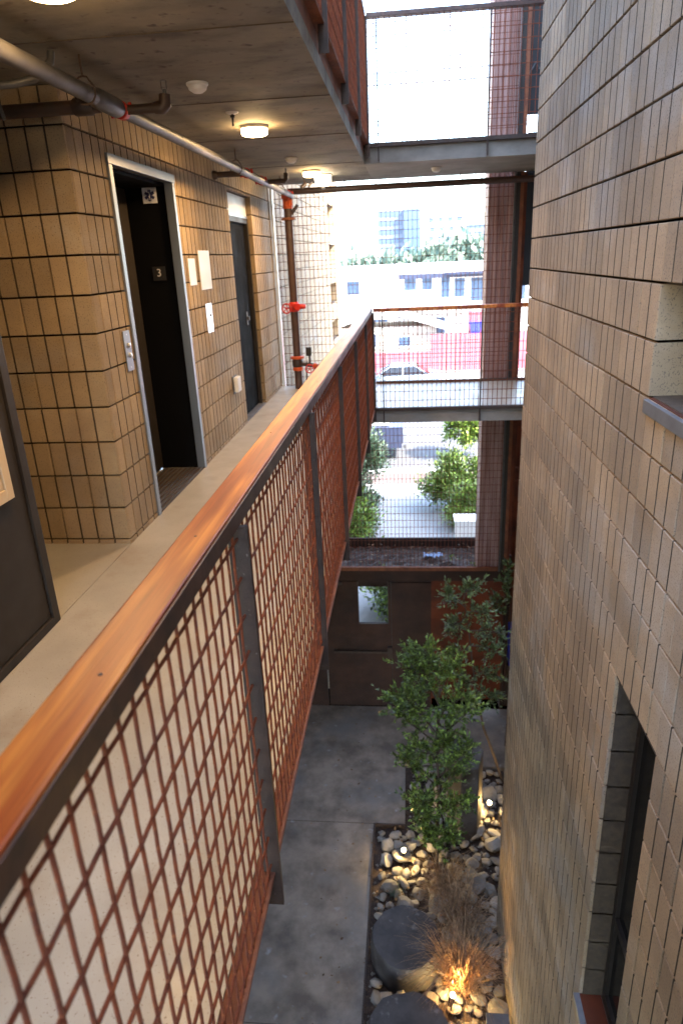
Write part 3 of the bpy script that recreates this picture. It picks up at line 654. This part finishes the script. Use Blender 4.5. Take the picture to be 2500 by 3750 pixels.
# ------------------------------------------------------------------ right wall windows
w1 = thing('recessed_opening', 'small recessed opening with a grey steel sill high on the right wall', 'window', (0, 0, 0))
part('sill', MB().box(WX-.014, WX+.17, -2.62, -1.058, .988, 1.040), m_greystl, w1, bevel=.004)
part('sill_board', B(WX+.004, WX+.17, -2.58, -1.068, 1.0405, 1.0455), m_cor, w1)
part('back_panel', B(WX+.165, WX+.20, -2.6, -1.066, 1.046, 1.452), m_brdoor, w1)
w2 = thing('tall_window', 'tall dark narrow window recessed low in the right block wall', 'window', (0, 0, 0))
a, b, zt, zb = -1.5755, -1.0655, -.174, -2.198
FX = WX+.118
part('frame', MB().box(FX, FX+.05, b-.045, b-.001, zb+.01, zt-.002).box(FX, FX+.05, a+.001, a+.045, zb+.01, zt-.002).box(FX, FX+.05, a+.046, b-.046, zt-.05, zt-.002).box(FX, FX+.05, a+.046, b-.046, zb+.01, zb+.06).box(FX, FX+.05, a+.046, b-.046, -1.62, -1.575), m_brdoor, w2, bevel=.002)
part('pane', B(FX+.02, FX+.026, a+.046, b-.046, -1.574, zt-.051), m_glass, w2)
part('pane', B(FX+.02, FX+.026, a+.046, b-.046, zb+.061, -1.621), m_glass, w2)
part('lintel', B(WX+.004, WX+.118, a+.002, b-.002, zt-.008, zt-.001), m_brdoor, w2)
part('sill', B(WX-.03, WX+.115, a-.01, b+.004, zb-.045, zb), m_greystl, w2, bevel=.003)
part('sill_top', B(WX+.002, WX+.112, a+.004, b-.004, zb+.0005, zb+.005), m_cor, w2)
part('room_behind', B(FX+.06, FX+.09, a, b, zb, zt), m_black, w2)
# ------------------------------------------------------------------ rock bed
rb = struct(part('rock_bed', B(1.201, 4.5, -7, 4.149, GZ-.35, GZ-.06), m_soil))
struct(part('bed_edging', MB().box(1.2005, 1.222, .0, 3.05, GZ-.2, GZ+.012).box(1.223, 1.60, 3.032, 3.0495, GZ-.2, GZ+.012), m_mill))
def rock_mesh(seed):
    rr = random.Random(seed); bm = bmesh.new(); bmesh.ops.create_icosphere(bm, subdivisions=2, radius=1)
    dirs = [Vector((rr.uniform(-1, 1), rr.uniform(-1, 1), rr.uniform(-1, 1))).normalized() for _ in range(11)]
    for v in bm.verts:
        p = v.co.copy()
        for d in dirs:
            k = p.dot(d)
            if k > .66: p -= d*(k-.66)*.9
        v.co = p*(1+rr.uniform(-.04, .04))
    me = bpy.data.meshes.new('stone'); bm.to_mesh(me); bm.free(); me.materials.append(m_stone); return me
rocks = [rock_mesh(i) for i in range(9)]
rr = random.Random(21); placed = []
def inbed(x, y): return (1.25 < x < 2.56 and -.9 < y < 3.0) or (1.66 < x < 3.05 and 2.9 <= y < 4.08) or (2.5 < x < 3.05 and 1.8 < y < 4.08)
tries = 0
while len(placed) < 285 and tries < 30000:
    tries += 1; x, y = rr.uniform(1.25, 3.05), rr.uniform(-.85, 4.08); s_ = rr.choice([.055, .07, .08, .095, .11, .14])
    if not inbed(x, y) or x < 1.235+s_*1.15 or (x < 1.62+s_*1.15 and y > 3.0-s_*1.2) or any((x-a)**2+(y-b)**2 < (.70*(s_+c))**2 for a, b, c in placed): continue
    if ((x-1.63)**2+(y-1.30)**2) < .40**2 or ((x-1.62)**2+(y-.35)**2) < .40**2: continue
    placed.append((x, y, s_))
    o = link('stone', rocks[len(placed) % 9], rb, (x, y, GZ-.045+s_*.45), (rr.uniform(-.4, .4), rr.uniform(-.4, .4), rr.uniform(0, 6.3)))
    o.scale = (s_*rr.uniform(.95, 1.3), s_*rr.uniform(.8, 1.05), s_*rr.uniform(.42, .7))
gv = MB()
for _ in range(1500):
    x, y = rr.uniform(1.23, 3.05), rr.uniform(-.9, 4.1)
    if not inbed(x, y): continue
    s_ = rr.uniform(.012, .03); c = Vector((x, y, GZ-.055))
    vs = [c+Vector((rr.uniform(.7, 1)*s_*dx, rr.uniform(.7, 1)*s_*dy, rr.uniform(.7, 1)*s_*dz)) for dx, dy, dz in ((1,0,0),(-1,0,0),(0,1,0),(0,-1,0),(0,0,1),(0,0,-1))]
    gv.add(vs, [(0,2,4),(2,1,4),(1,3,4),(3,0,4),(2,0,5),(1,2,5),(3,1,5),(0,3,5)])
stuff(part('gravel', gv, m_stone, rb, fixn=False))
def drum(label, c, r, h, seed, tilt=(0, 0, 0), top=1.0, n=22):
    rr = random.Random(seed); mb = MB(); vs = []; fs = []
    rad = [r*(1+rr.uniform(-.04, .04)) for _ in range(n)]
    prof = [(1.04, 0), (1.03, h*.5), (1.0, h*.88), (.965, h*.985), (.6, h*1.0), (.2, h*.99)]
    for pr_, hh in prof:
        for k in range(n):
            a = 2*math.pi*k/n; q = rad[k]*pr_*(top if hh > h*.5 else 1); vs.append((q*math.cos(a), q*math.sin(a), hh+rr.uniform(-.006, .006)))
    for i in range(len(prof)-1):
        for k in range(n): fs.append((i*n+k, i*n+(k+1) % n, (i+1)*n+(k+1) % n, (i+1)*n+k))
    fs.append(tuple((len(prof)-1)*n+k for k in range(n)))
    mb.add(vs, fs); o = link('basalt_drum', mb.mesh('basalt_drum', m_bas, smooth=True), None, c, tilt)
    return tag(o, label, 'boulder')
drum('round dark basalt seat with pale chips beside the path, farther of the two', (1.62, 1.32, GZ-.05), .36, .33, 4)
drum('round dark basalt seat cut off by the bottom of the picture', (1.65, .40, GZ-.05), .37, .33, 5)
bc = MB(); n = 6; rad = [.27, .25, .29, .26, .28, .25]
ang = [R(15+60*k) for k in range(6)]
vs = [(rad[k]*.86*math.cos(ang[k]), rad[k]*.8*math.sin(ang[k]), z + (.20 if z > 1 else 0)*(-math.sin(ang[k]))*-.55) for z in (0, 1.22) for k in range(6)]
bc.add(vs, [tuple(range(6))[::-1], tuple(range(6, 12))] + [(k, (k+1) % 6, 6+(k+1) % 6, 6+k) for k in range(6)])
tag(link('basalt_column', bc.mesh('basalt_column', m_bas, bevel=.02), None, (2.33, 3.02, GZ-.06)), 'upright dark basalt column with a slanted top behind the small tree', 'stone')
gb_ = thing('steel_pedestal', 'grey steel box cut off by the bottom edge against the right wall', 'pedestal', (2.455, .42, GZ))
part('shell', B(-.10, .10, -.25, .20, -.04, .24), m_greystl, gb_, bevel=.006)
part('lid', B(-.105, .105, -.255, .205, .2405, .255), m_greystl, gb_, bevel=.004)
# garden spots
def spot(c, label, e, aim, r=.022):
    t = thing('garden_spotlight', label, 'garden light', c, 'glowing garden spotlights')
    part('stake', MB().tube([(0, 0, -.12), (0, 0, .0)], .008, 6), m_mill, t)
    d = Vector(aim).normalized()
    part('housing', MB().tube([Vector((0, 0, .01))-d*.05, Vector((0, 0, .01))+d*.028], [.022, .030], 12, cap=True), m_mill, t, smooth=True)
    bm = bmesh.new(); bmesh.ops.create_icosphere(bm, subdivisions=2, radius=r); me = bpy.data.meshes.new('bulb'); bm.to_mesh(me); bm.free(); me.materials.append(m_spot)
    link('bulb', me, t, Vector((0, 0, .01))+d*.05)
    L = bpy.data.lights.new('spot_glow', 'SPOT'); L.spot_size = R(110); L.spot_blend = .7; L.energy = e*3; L.color = (1, .55, .16); L.shadow_soft_size = .02
    o = bpy.data.objects.new('spot_glow', L); COL.objects.link(o); o.parent = t; o.location = Vector((0, 0, .02))+d*.085; o.rotation_euler = (-d).to_track_quat('Z', 'Y').to_euler()
spot((1.585, 2.52, -5.10), 'garden spotlight glowing among pale stones beside the path', .9, (.1, -.55, .8))
spot((2.68, 3.30, -5.08), 'smallest garden spotlight beside the right wall behind the basalt column', .6, (-.1, -.5, .8))
spot((2.05, .78, -5.08), 'garden spotlight lighting up dry grass near the bottom', 5.0, (.30, .65, .65))
so2 = thing('side_screen', 'brown steel screen wall in the gap between the column and the right block wall', 'screen')
part('panel', B(3.125, 4.55, 6.10, 6.14, GZ, -.25), m_cor, so2)
part('panel', B(3.125, 3.16, 5.55, 6.09, GZ, -2.6), m_box, so2)
bcr = thing('blue_crate', 'blue plastic crate in the dark gap beside the bulkhead', 'crate', (3.45, 5.75, GZ+.75))
part('tub', MB().prism([(-.25, 0), (.25, 0), (.28, .5), (-.28, .5)], -.2, .2, 'y'), m_bluebin, bcr)
part('rim', B(-.3, .3, -.22, .22, .501, .54), m_bluebin, bcr)
part('stand', B(-.28, .28, -.2, .2, -.75, -.001), m_mill, bcr)
fl = MB(); rr = random.Random(77)
def leaf0(mb, c, s_, rr):
    a = rr.uniform(0, 6.28); d = Vector((math.cos(a), math.sin(a), rr.uniform(-.1, .3))); q = Vector((-d.y, d.x, rr.uniform(-.2, .2)))*.35
    mb.add([c, c+(d*.5+q)*s_, c+d*s_, c+(d*.5-q)*s_], [(0, 1, 2, 3)], rr.choice((.5, .8, 1.1, 1.5)))
for _ in range(420):
    x, y = rr.uniform(1.25, 3.0), rr.uniform(-.8, 4.1)
    if inbed(x, y): leaf0(fl, Vector((x, y, GZ+rr.uniform(-.01, .06))), rr.uniform(.03, .06), rr)
for _ in range(60):
    x, y = rr.gauss(1.0, .25), rr.uniform(0, 5.4)
    leaf0(fl, Vector((min(x, 1.2), y, GZ+.004)), rr.uniform(.02, .045), rr)
for _ in range(120): leaf0(fl, Vector((rr.uniform(.3, 3.0), rr.uniform(5.5, 6.5), -2.82+rr.uniform(0, .02))), rr.uniform(.03, .06), rr)
m_litter = mat('dead_leaf', (.20, .12, .055), .85, var=(.11, .06, .03), scale=(15, 15, 15), tone=True)
lo_ = stuff(part('leaf_litter', fl, m_litter, None, fixn=False, tone=True)); lo_['label'] = 'dead brown leaves scattered over the stones, path and planter soil'
jt = struct(part('floor_joint', MB().box(-1.5, 1.2, 3.045, 3.053, GZ-.01, GZ+.0012).box(-1.5, 1.2, .55, .558, GZ-.01, GZ+.0012), m_mortar_and_shade))
# ------------------------------------------------------------------ plants
def leaf(mb, c, d, s, rr, wide=.45):
    d = Vector(d).normalized(); sd_ = d.cross(Vector((rr.uniform(-1, 1), rr.uniform(-1, 1), 1.2))).normalized(); nm = sd_.cross(d)
    w_ = s*wide*.5
    mb.add([c, c+d*s*.45+sd_*w_+nm*s*.05, c+d*s, c+d*s*.45-sd_*w_+nm*s*.05, c+d*s*.5-nm*s*.03], [(0, 1, 4), (1, 2, 4), (2, 3, 4), (3, 0, 4)], rr.choice((.45, .6, .8, 1.0, 1.5, 2.3)))
def plant(label, cat, name, base, trunk, branches, mt, n_leaf, size, spread, seed, tr=.018, twigs=5, group=None, up=.35, wide=.45):
    """trunk: list of points; branches: (start index fraction, end point)"""
    rr = random.Random(seed); t = thing(name, label, cat, base, group); base = Vector(base)
    tb = MB(); P = [Vector(p)-base for p in trunk]; k = len(P); tb.tube(P, [tr*(1-.75*i/(k-1)) for i in range(k)], 7)
    tw = [P[i].lerp(P[i+1], f) for i in range(k//3, k-1) for f in (0, .5)]
    ends = []
    for fr, e in branches:
        i = min(k-2, int(fr*(k-1))); s0 = P[i].lerp(P[i+1], fr*(k-1)-i); e = Vector(e)-base; md = s0.lerp(e, .5)+Vector((rr.uniform(-.05, .05), rr.uniform(-.05, .05), .06*(e-s0).length))
        tb.tube([s0, md, e], [tr*.45, tr*.32, tr*.12], 5); ends += [(md.lerp(e, f), (e-md).normalized()) for f in (.0, .25, .5, .75, 1)] + [(s0.lerp(md, .6), (md-s0).normalized())]
    nod = []
    for p, d in ends:
        for _ in range(twigs):
            q = Vector((rr.gauss(0, 1), rr.gauss(0, 1), rr.gauss(0, 1)+up)).normalized(); q = (q+d*.5).normalized(); l = spread*rr.uniform(.35, 1)
            tb.tube([p, p+q*l], [tr*.10, tr*.05], 3, cap=False); nod.append((p, q, l))
    part('trunk', tb, m_bark, t, smooth=True, fixn=False)
    lb = MB()
    for i in range(n_leaf):
        p, q, l = nod[rr.randrange(len(nod))]; f = rr.uniform(.2, 1.05); c = p+q*l*f
        d = (q+Vector((rr.uniform(-1, 1), rr.uniform(-1, 1), rr.uniform(-.5, .9)))*.9).normalized(); leaf(lb, c, d, size*rr.uniform(.6, 1.25), rr, wide)
    part('crown', lb, mt, t, fixn=False, tone=True)
    return t
G = GZ-.05
plant('small leafy tree in front of the basalt column, the taller one with glossy leaves', 'tree', 'garden_tree', (1.98, 2.35, G),
      [(1.98, 2.35, G), (1.97, 2.36, -4.6), (1.99, 2.38, -4.0), (1.96, 2.40, -3.4), (1.98, 2.40, -2.9), (2.00, 2.42, -2.4)],
      [(.12, (1.85, 2.2, -4.5)), (.15, (2.12, 2.2, -4.45)), (.2, (1.72, 2.25, -4.15)), (.25, (2.25, 2.3, -4.1)), (.3, (1.80, 2.1, -3.95)), (.35, (2.2, 2.5, -3.8)), (.4, (1.62, 2.3, -3.55)), (.45, (2.3, 2.4, -3.45)), (.5, (1.75, 2.2, -3.35)),
       (.55, (2.05, 2.2, -3.2)), (.6, (1.55, 2.45, -3.0)), (.62, (2.35, 2.5, -3.0)), (.65, (1.68, 2.25, -2.72)), (.7, (2.2, 2.3, -2.75)), (.75, (1.50, 2.4, -2.85)), (.8, (1.72, 2.4, -2.3)), (.85, (2.15, 2.4, -2.4)), (.9, (1.85, 2.35, -2.2)), (.8, (1.62, 2.3, -2.35))],
      m_leaf, 17000, .047, .24, 11, tr=.022, twigs=8)
plant('slimmer tree with a curved stem leaning towards the right wall', 'tree', 'garden_tree', (2.93, 3.95, G),
      [(2.93, 3.95, G), (2.80, 3.85, -4.8), (2.62, 3.7, -4.2), (2.5, 3.6, -3.6), (2.42, 3.5, -3.0), (2.36, 3.4, -2.5), (2.30, 3.35, -2.15)],
      [(.5, (2.7, 3.5, -3.6)), (.55, (2.3, 3.4, -3.3)), (.6, (2.72, 3.4, -3.2)), (.7, (2.15, 3.3, -2.9)), (.72, (2.68, 3.4, -2.85)), (.8, (2.75, 3.5, -2.7)), (.85, (2.2, 3.3, -2.45)), (.9, (2.55, 3.3, -2.3)), (.95, (2.12, 3.3, -2.05)), (1, (2.42, 3.35, -2.0))],
      m_leaf2, 4000, .048, .20, 12, tr=.02, twigs=7)
plant('leafy sprig reaching out beside the planter end at the right wall', 'shrub', 'climbing_sprig', (3.05, 4.6, G),
      [(3.05, 4.6, G), (3.08, 4.65, -4.2), (3.06, 4.7, -3.3), (3.02, 4.7, -2.7)], [(.85, (2.82, 4.6, -2.95)), (.9, (2.9, 4.6, -2.55)), (.95, (2.80, 4.55, -2.8)), (1, (2.98, 4.7, -2.35))], m_leaf2, 700, .06, .14, 13, tr=.012, twigs=4)
def grass_clump(c, label, n, h, seed, spread=.45):
    rr = random.Random(seed); mb = MB(); c = Vector(c)
    for _ in range(n):
        a = rr.uniform(0, 6.28); l = h*rr.uniform(.6, 1.15); out = spread*rr.uniform(.2, 1.2); b0 = Vector((rr.gauss(0, .035), rr.gauss(0, .035), 0))
        d = Vector((math.cos(a), math.sin(a), 0)); s_ = Vector((-d.y, d.x, 0))*rr.uniform(.0022, .0042)
        P = [b0, b0+d*out*.25+Vector((0, 0, l*.5)), b0+d*out*.6+Vector((0, 0, l*.85)), b0+d*out+Vector((0, 0, l*rr.uniform(.55, .95)))]
        vs = []
        for i, p in enumerate(P): w_ = (1, .9, .6, .15)[i]; vs += [p-s_*w_, p+s_*w_]
        mb.add(vs, [(0, 1, 3, 2), (2, 3, 5, 4), (4, 5, 7, 6)])
    o = link('dry_grass_clump', mb.mesh('dry_grass_clump', m_dry, fixn=False), None, c); return tag(o, label, 'grass clump', 'dry ornamental grass clumps')
grass_clump((2.16, 1.02, G), 'largest dry grass clump, lit orange by the bottom spotlight', 620, .62, 1, .55)
grass_clump((2.20, 1.62, G), 'dry grass clump between the round basalt seat and the right wall', 430, .60, 2, .48)
grass_clump((2.05, 2.02, G), 'reddish dry grass clump at the foot of the glossy-leaved tree', 340, .52, 3, .42)
tag(grass_clump((1.50, 2.05, G), 'tiny green tuft among the stones by the far basalt seat', 60, .12, 4, .06), 'tiny green tuft among the stones by the far basalt seat', 'grass clump').data.materials[0] = m_fol
for i, (x, y, lb_) in enumerate([(2.35, 5.9, 'yellowing seedling in the planter near its right end'), (1.25, 5.6, 'small yellow weed at the planter front edge near the middle'), (2.9, 6.3, 'green sprig at the far right corner of the planter'), (2.62, 5.62, 'pale seedling at the front right of the planter')]):
    rr = random.Random(40+i); mb = MB()
    for _ in range(26 if i != 2 else 60):
        q = Vector((rr.uniform(-1, 1), rr.uniform(-1, 1), rr.uniform(.1, 1))).normalized(); leaf(mb, q*rr.uniform(.01, .09), q, .045, rr)
    o = link('seedling', mb.mesh('seedling', m_leafo, fixn=False, tone=True), None, (x, y, -2.84)); tag(o, lb_, 'seedling')
def shrub(label, c, rad, n, size, mt, seed, name='shrub', cat='shrub', wide=.5):
    rr = random.Random(seed); t = thing(name, label, cat, c); mb = MB(); tb = MB()
    for k in range(9):
        q = Vector((rr.uniform(-.6, .6)*rad[0], rr.uniform(-.6, .6)*rad[1], rad[2]*rr.uniform(1.0, 1.7))); tb.tube([(rr.uniform(-.08, .08), rr.uniform(-.08, .08), 0), q*.5, q], [.018, .012, .005], 5)
    part('stem', tb, m_bark, t)
    cl = [Vector((rr.gauss(0, .5), rr.gauss(0, .5), rr.gauss(0, .5))) for _ in range(26)]
    cl = [v if v.length < 1 else v.normalized()*rr.uniform(.75, 1) for v in cl]
    for _ in range(n):
        v = cl[rr.randrange(26)]+Vector((rr.gauss(0, .21), rr.gauss(0, .21), rr.gauss(0, .21)))
        p = Vector((v.x*rad[0], v.y*rad[1], rad[2]*(1+v.z*.95)))
        leaf(mb, p, v+Vector((rr.uniform(-1, 1), rr.uniform(-1, 1), rr.uniform(-.3, 1))), size*rr.uniform(.7, 1.3), rr, wide)
    part('foliage', mb, mt, t, fixn=False, tone=True); return t
shrub('bright green rounded shrub right of the outside path', (3.05, 14.6, GZ), (.85, .9, .74), 16000, .10, m_leafo, 50)
shrub('second bright green shrub nearer the column, behind the white box', (3.35, 13.3, GZ), (.75, .6, .55), 8000, .09, m_leafo, 51)
shrub('tall dark green shrub left of the outside path', (.15, 15.2, GZ), (.80, .8, 1.15), 13000, .10, m_leafp, 52)
shrub('silvery leaved shrub left of the path, lowest one', (.35, 12.6, GZ), (.62, .6, .60), 6000, .11, m_leafp, 53)
shrub('leafy shrub hugging the planter left of the path', (.15, 11.0, GZ), (.62, .6, .9), 6000, .10, m_leafo, 54)
shrub('leafy street tree branch hanging left of the column', (3.75, 20.3, -4.75), (.62, .7, .62), 6000, .16, m_leafo, 55, 'street_tree', 'tree')
shrub('leafy shrub with orange tips seen through the door window', (1.35, 8.6, GZ), (.7, .6, .55), 5000, .09, m_leafo, 56)
for i, (x, y, h) in enumerate([(-7, 72, 5.6), (-1.5, 73, 6.4), (3.5, 71, 6.6), (8.0, 72, 6.6), (12.5, 70, 6.6)]):
    shrub(['far tree behind the white house, leftmost', 'far tree behind the white house, second from the left', 'far tree behind the white house, middle one', 'far tree in front of the beige apartments', 'far tree at the right beside the blue tower'][i],
          (x, y, GZ), (3.6, 2.5, h*.55), 2200, .9, m_fol, 60+i, 'far_tree', 'tree', wide=.7)
# ------------------------------------------------------------------ street
ub = thing('utility_box', 'white utility box in front of the bright green shrub', 'utility box', (3.08, 12.3, GZ))
part('cabinet', MB().prism([(-.30, -.25), (.30, -.25), (.26, .25), (-.26, .25)], 0, .58, 'z'), m_white, ub, bevel=.01)
part('lid', B(-.31, .31, -.26, .26, .581, .62), m_white, ub, bevel=.008)
def wheelset(t, xs, y0, y1, r, z):
    for x in xs:
        for y in (y0, y1):
            w_ = part('wheel', MB().lathe((x, y, z), [(r*.9, -.10), (r, -.07), (r, .07), (r*.9, .10)], 22, 'y'), m_tyre, t, smooth=True)
            part('rim', MB().lathe((x, y, z), [(r*.6, -.105), (r*.6, .105)], 14, 'y'), m_galv, w_)
def sedan(label, x, y, z, mt):
    t = thing('parked_car', label, 'car', (x, y, z))
    body = [(-2.2, .28), (-2.22, .62), (-2.05, .78), (-1.2, .88), (-.55, .93), (1.1, .97), (1.75, 1.0), (2.15, .96), (2.25, .72), (2.24, .30)]
    body += [(1.75, .26)] + [(1.40+.36*math.cos(a), .30+.36*math.sin(a)) for a in [R(d) for d in (0, 45, 90, 135, 180)]] + [(-1.02, .22)] + [(-1.38+.36*math.cos(a), .30+.36*math.sin(a)) for a in [R(d) for d in (0, 45, 90, 135, 180)]]
    part('body', MB().prism(body, -.86, .86, 'y'), mt, t, bevel=.035)
    cab = MB(); lo = [(-1.15, .9), (1.70, .99)]; hi = [(-.35, 1.38), (.95, 1.42)]
    cab.add([(-1.15, -.80, .90), (1.72, -.80, .99), (1.72, .80, .99), (-1.15, .80, .90), (-.40, -.62, 1.37), (1.0, -.62, 1.39), (1.0, .62, 1.39), (-.40, .62, 1.37)],
            [(0,3,2,1),(4,5,6,7),(0,1,5,4),(1,2,6,5),(2,3,7,6),(3,0,4,7)])
    part('glasshouse', cab, m_glass, t, bevel=.02)
    part('roof', MB().add([(-.42, -.64, 1.36), (1.02, -.64, 1.38), (1.02, .64, 1.38), (-.42, .64, 1.36), (-.25, -.56, 1.44), (.85, -.56, 1.46), (.85, .56, 1.46), (-.25, .56, 1.44)], [(0,3,2,1),(4,5,6,7),(0,1,5,4),(1,2,6,5),(2,3,7,6),(3,0,4,7)]), mt, t, bevel=.03)
    for s_ in (-1, 1):
        pl_ = MB()
        for (xa, xb) in ((-1.12, -.38), (.28, .30), (1.66, .97)): pl_.tube([(xa, s_*.80, .93), (xb, s_*.63, 1.38)], .03, 5)
        part('pillar', pl_, mt, t)
    wheelset(t, (-1.38, 1.40), -.78, .78, .32, .32)
    for s_ in (-1, 1):
        part('tail_light', B(2.17, 2.26, s_*.80-.12*(s_ > 0), s_*.80+.12*(s_ < 0), .72, .86), m_red, t)
        part('headlight', B(-2.23, -2.1, s_*.78-.14*(s_ > 0), s_*.78+.14*(s_ < 0), .58, .70), m_white, t)
        part('mirror', B(-.95, -.80, s_*.92-.06, s_*.92+.06, .92, 1.04), mt, t)
    return t
sedan('silver blue sedan parked across the street', 1.05, 33.4, GZ-.12, m_car)
tk = thing('parked_pickup', 'dark blue pickup at the near kerb, half hidden by the railing', 'pickup truck', (-1.75, 20.9, GZ-.12))
part('bed', MB().prism([(-.1, .45), (3.15, .45), (3.15, 1.22), (-.1, 1.25)], -.95, .95, 'y'), m_truck, tk, bevel=.03)
part('cab', MB().prism([(-2.4, .45), (-.12, .45), (-.12, 1.85), (-1.5, 1.85), (-2.2, 1.28), (-3.4, 1.12), (-3.5, .5)], -.93, .93, 'y'), m_truck, tk, bevel=.03)
part('side_window', MB().prism([(-2.0, 1.30), (-.3, 1.30), (-.3, 1.75), (-1.45, 1.75)], -.94, -.935, 'y'), m_glass, tk)
part('load', B(.3, 2.7, -.8, .8, 1.26, 1.85), m_white, tk)
part('tailgate', B(3.151, 3.2, -.9, .9, .62, 1.20), m_truck, tk, bevel=.02)
part('bumper', B(3.201, 3.32, -.9, .9, .42, .58), m_galv, tk, bevel=.02)
wheelset(tk, (-2.5, 2.3), -.86, .86, .38, .38)
def facade(t, y, wins, mt=m_towb):
    for x0, x1, z0, z1 in wins:
        f = part('window', MB().box(x0-.06, x0, y-.03, y+.02, z0-.06, z1+.06).box(x1, x1+.06, y-.03, y+.02, z0-.06, z1+.06).box(x0, x1, y-.03, y+.02, z1, z1+.06).box(x0, x1, y-.03, y+.02, z0-.06, z0), m_white, t)
        part('pane', B(x0, x1, y-.02, y-.005, z0, z1), mt, f)
pw = thing('pink_wall', 'pink painted garden wall across the street', 'wall', (0, 0, 0))
part('wall', B(3.0, 14, 39.2, 39.5, GZ-.1, -3.05), m_pink, pw)
part('low_wall', B(-1.5, 2.999, 39.2, 39.45, GZ-.1, -4.05), m_pink, pw)
part('shed', B(5.5, 7.2, 40.2, 42, GZ-.1, -1.9), m_pink, pw)
bb_ = thing('blue_bin', 'blue bin on top of the pink wall', 'bin', (5.7, 39.35, -3.05))
part('bin', MB().prism([(-.28, 0), (.28, 0), (.36, .62), (-.36, .62)], -.14, .14, 'y'), m_bluebin, bb_)
part('lid', B(-.38, .38, -.16, .16, .621, .68), m_bluebin, bb_)
bc_ = thing('blue_bin', 'blue bin seen through the gap beside the right wall', 'bin', (10.2, 37.5, GZ-.02))
part('bin', MB().prism([(-.6, 0), (.6, 0), (.7, 1.6), (-.7, 1.6)], -.5, .5, 'y'), m_bluebin, bc_)
part('lid', B(-.73, .73, -.55, .55, 1.601, 1.72), m_bluebin, bc_)
wh = thing('white_house', 'white two storey house with a flat roof across the street', 'house')
part('wall', B(-9, 18, 46, 58, GZ-.1, .33), m_stucco, wh)
part('roof', MB().box(-9.6, 18.6, 45.2, 58.6, .331, .85), m_stucco, wh)
part('eave_shadow_strip', MB().box(1.0, 18.6, 45.2, 45.96, .02, .30).box(4.2, 18.6, 44.9, 45.19, .20, .36), m_truck, wh)  # dark strips that paint the shadow line under the roof
facade(wh, 45.97, [(-2.6, -1.7, -.9, .0), (1.4, 2.2, -.75, .0), (2.6, 3.3, -.75, .0), (3.9, 4.5, -1.3, .05), (4.8, 5.5, -1.3, -.05), (5.9, 7.1, -1.6, -.05), (7.7, 9.6, -1.6, -.05), (.5, 1.6, -3.8, -2.8), (-.9, .2, -3.6, -2.6), (2.9, 4.2, -3.7, -2.6)])
part('balcony', MB().box(1.4, 12, 45.0, 45.96, -1.95, -1.80), m_stucco, wh)
gh = thing('gabled_house', 'low cream house with a pale gabled roof in front of the white house', 'house')
part('wall', B(-3.2, 3.4, 41, 45, GZ-.1, -2.7), m_stuc2, gh)
part('roof', MB().prism([(-3.8, -2.75), (.1, -1.55), (4.2, -2.85), (4.2, -2.98), (.1, -1.70), (-3.8, -2.88)], 40.6, 44.9, 'y'), m_white, gh)
facade(gh, 40.97, [(-1.4, -.4, -3.9, -3.1), (1.0, 1.8, -3.9, -3.3)])
lh = thing('left_house', 'pale house partly hidden by the handrail', 'house')
part('wall', B(-16, -4.2, 40, 45, GZ-.1, -1.6), m_stuc2, lh)
part('roof', MB().prism([(-16.5, -1.6), (-10, .1), (-3.6, -1.6), (-3.6, -1.8), (-16.5, -1.8)], 39.5, 45.5, 'y'), m_roof, lh)
facade(lh, 39.97, [(-7.5, -6.4, -3.4, -2.4), (-5.8, -4.9, -3.4, -2.4)])
t1 = thing('office_tower', 'tall grey glass tower in the distance', 'tower')
part('wall', B(-4.7, 4.1, 150, 162, GZ-2, 11.3), m_tow, t1)
part('wing', B(.6, 4.15, 148.8, 149.99, GZ-2, 10.2), m_towb, t1)
for k in range(6):
    f = part('window', B(-4.4, .3, 149.9, 149.98, .6+k*1.7, 1.5+k*1.7), m_towb, t1)
t2 = thing('apartment_block', 'beige apartment block with small dark windows in the distance', 'apartment block')
part('wall', B(4.6, 11.2, 120, 130, GZ-2, 7.8), m_stuc2, t2)
part('roof_slab', B(4.4, 11.4, 119.6, 130.4, 7.81, 8.1), m_stucco, t2)
for r_ in range(5):
    for c_ in range(4):
        x0 = 5.1+c_*1.55+(.2 if r_ % 2 else 0); z0 = .6+r_*1.45
        facade(t2, 119.97, [(x0, x0+.75, z0, z0+.75)])
t3 = thing('blue_tower', 'blue grey tower at the right of the distant skyline', 'tower')
part('wall', B(11.4, 16.5, 125, 135, GZ-2, 6.0), m_towb, t3)
for k in range(5): part('window', B(11.6, 16.2, 124.9, 124.99, .2+k*1.15, .7+k*1.15), m_tow, t3)
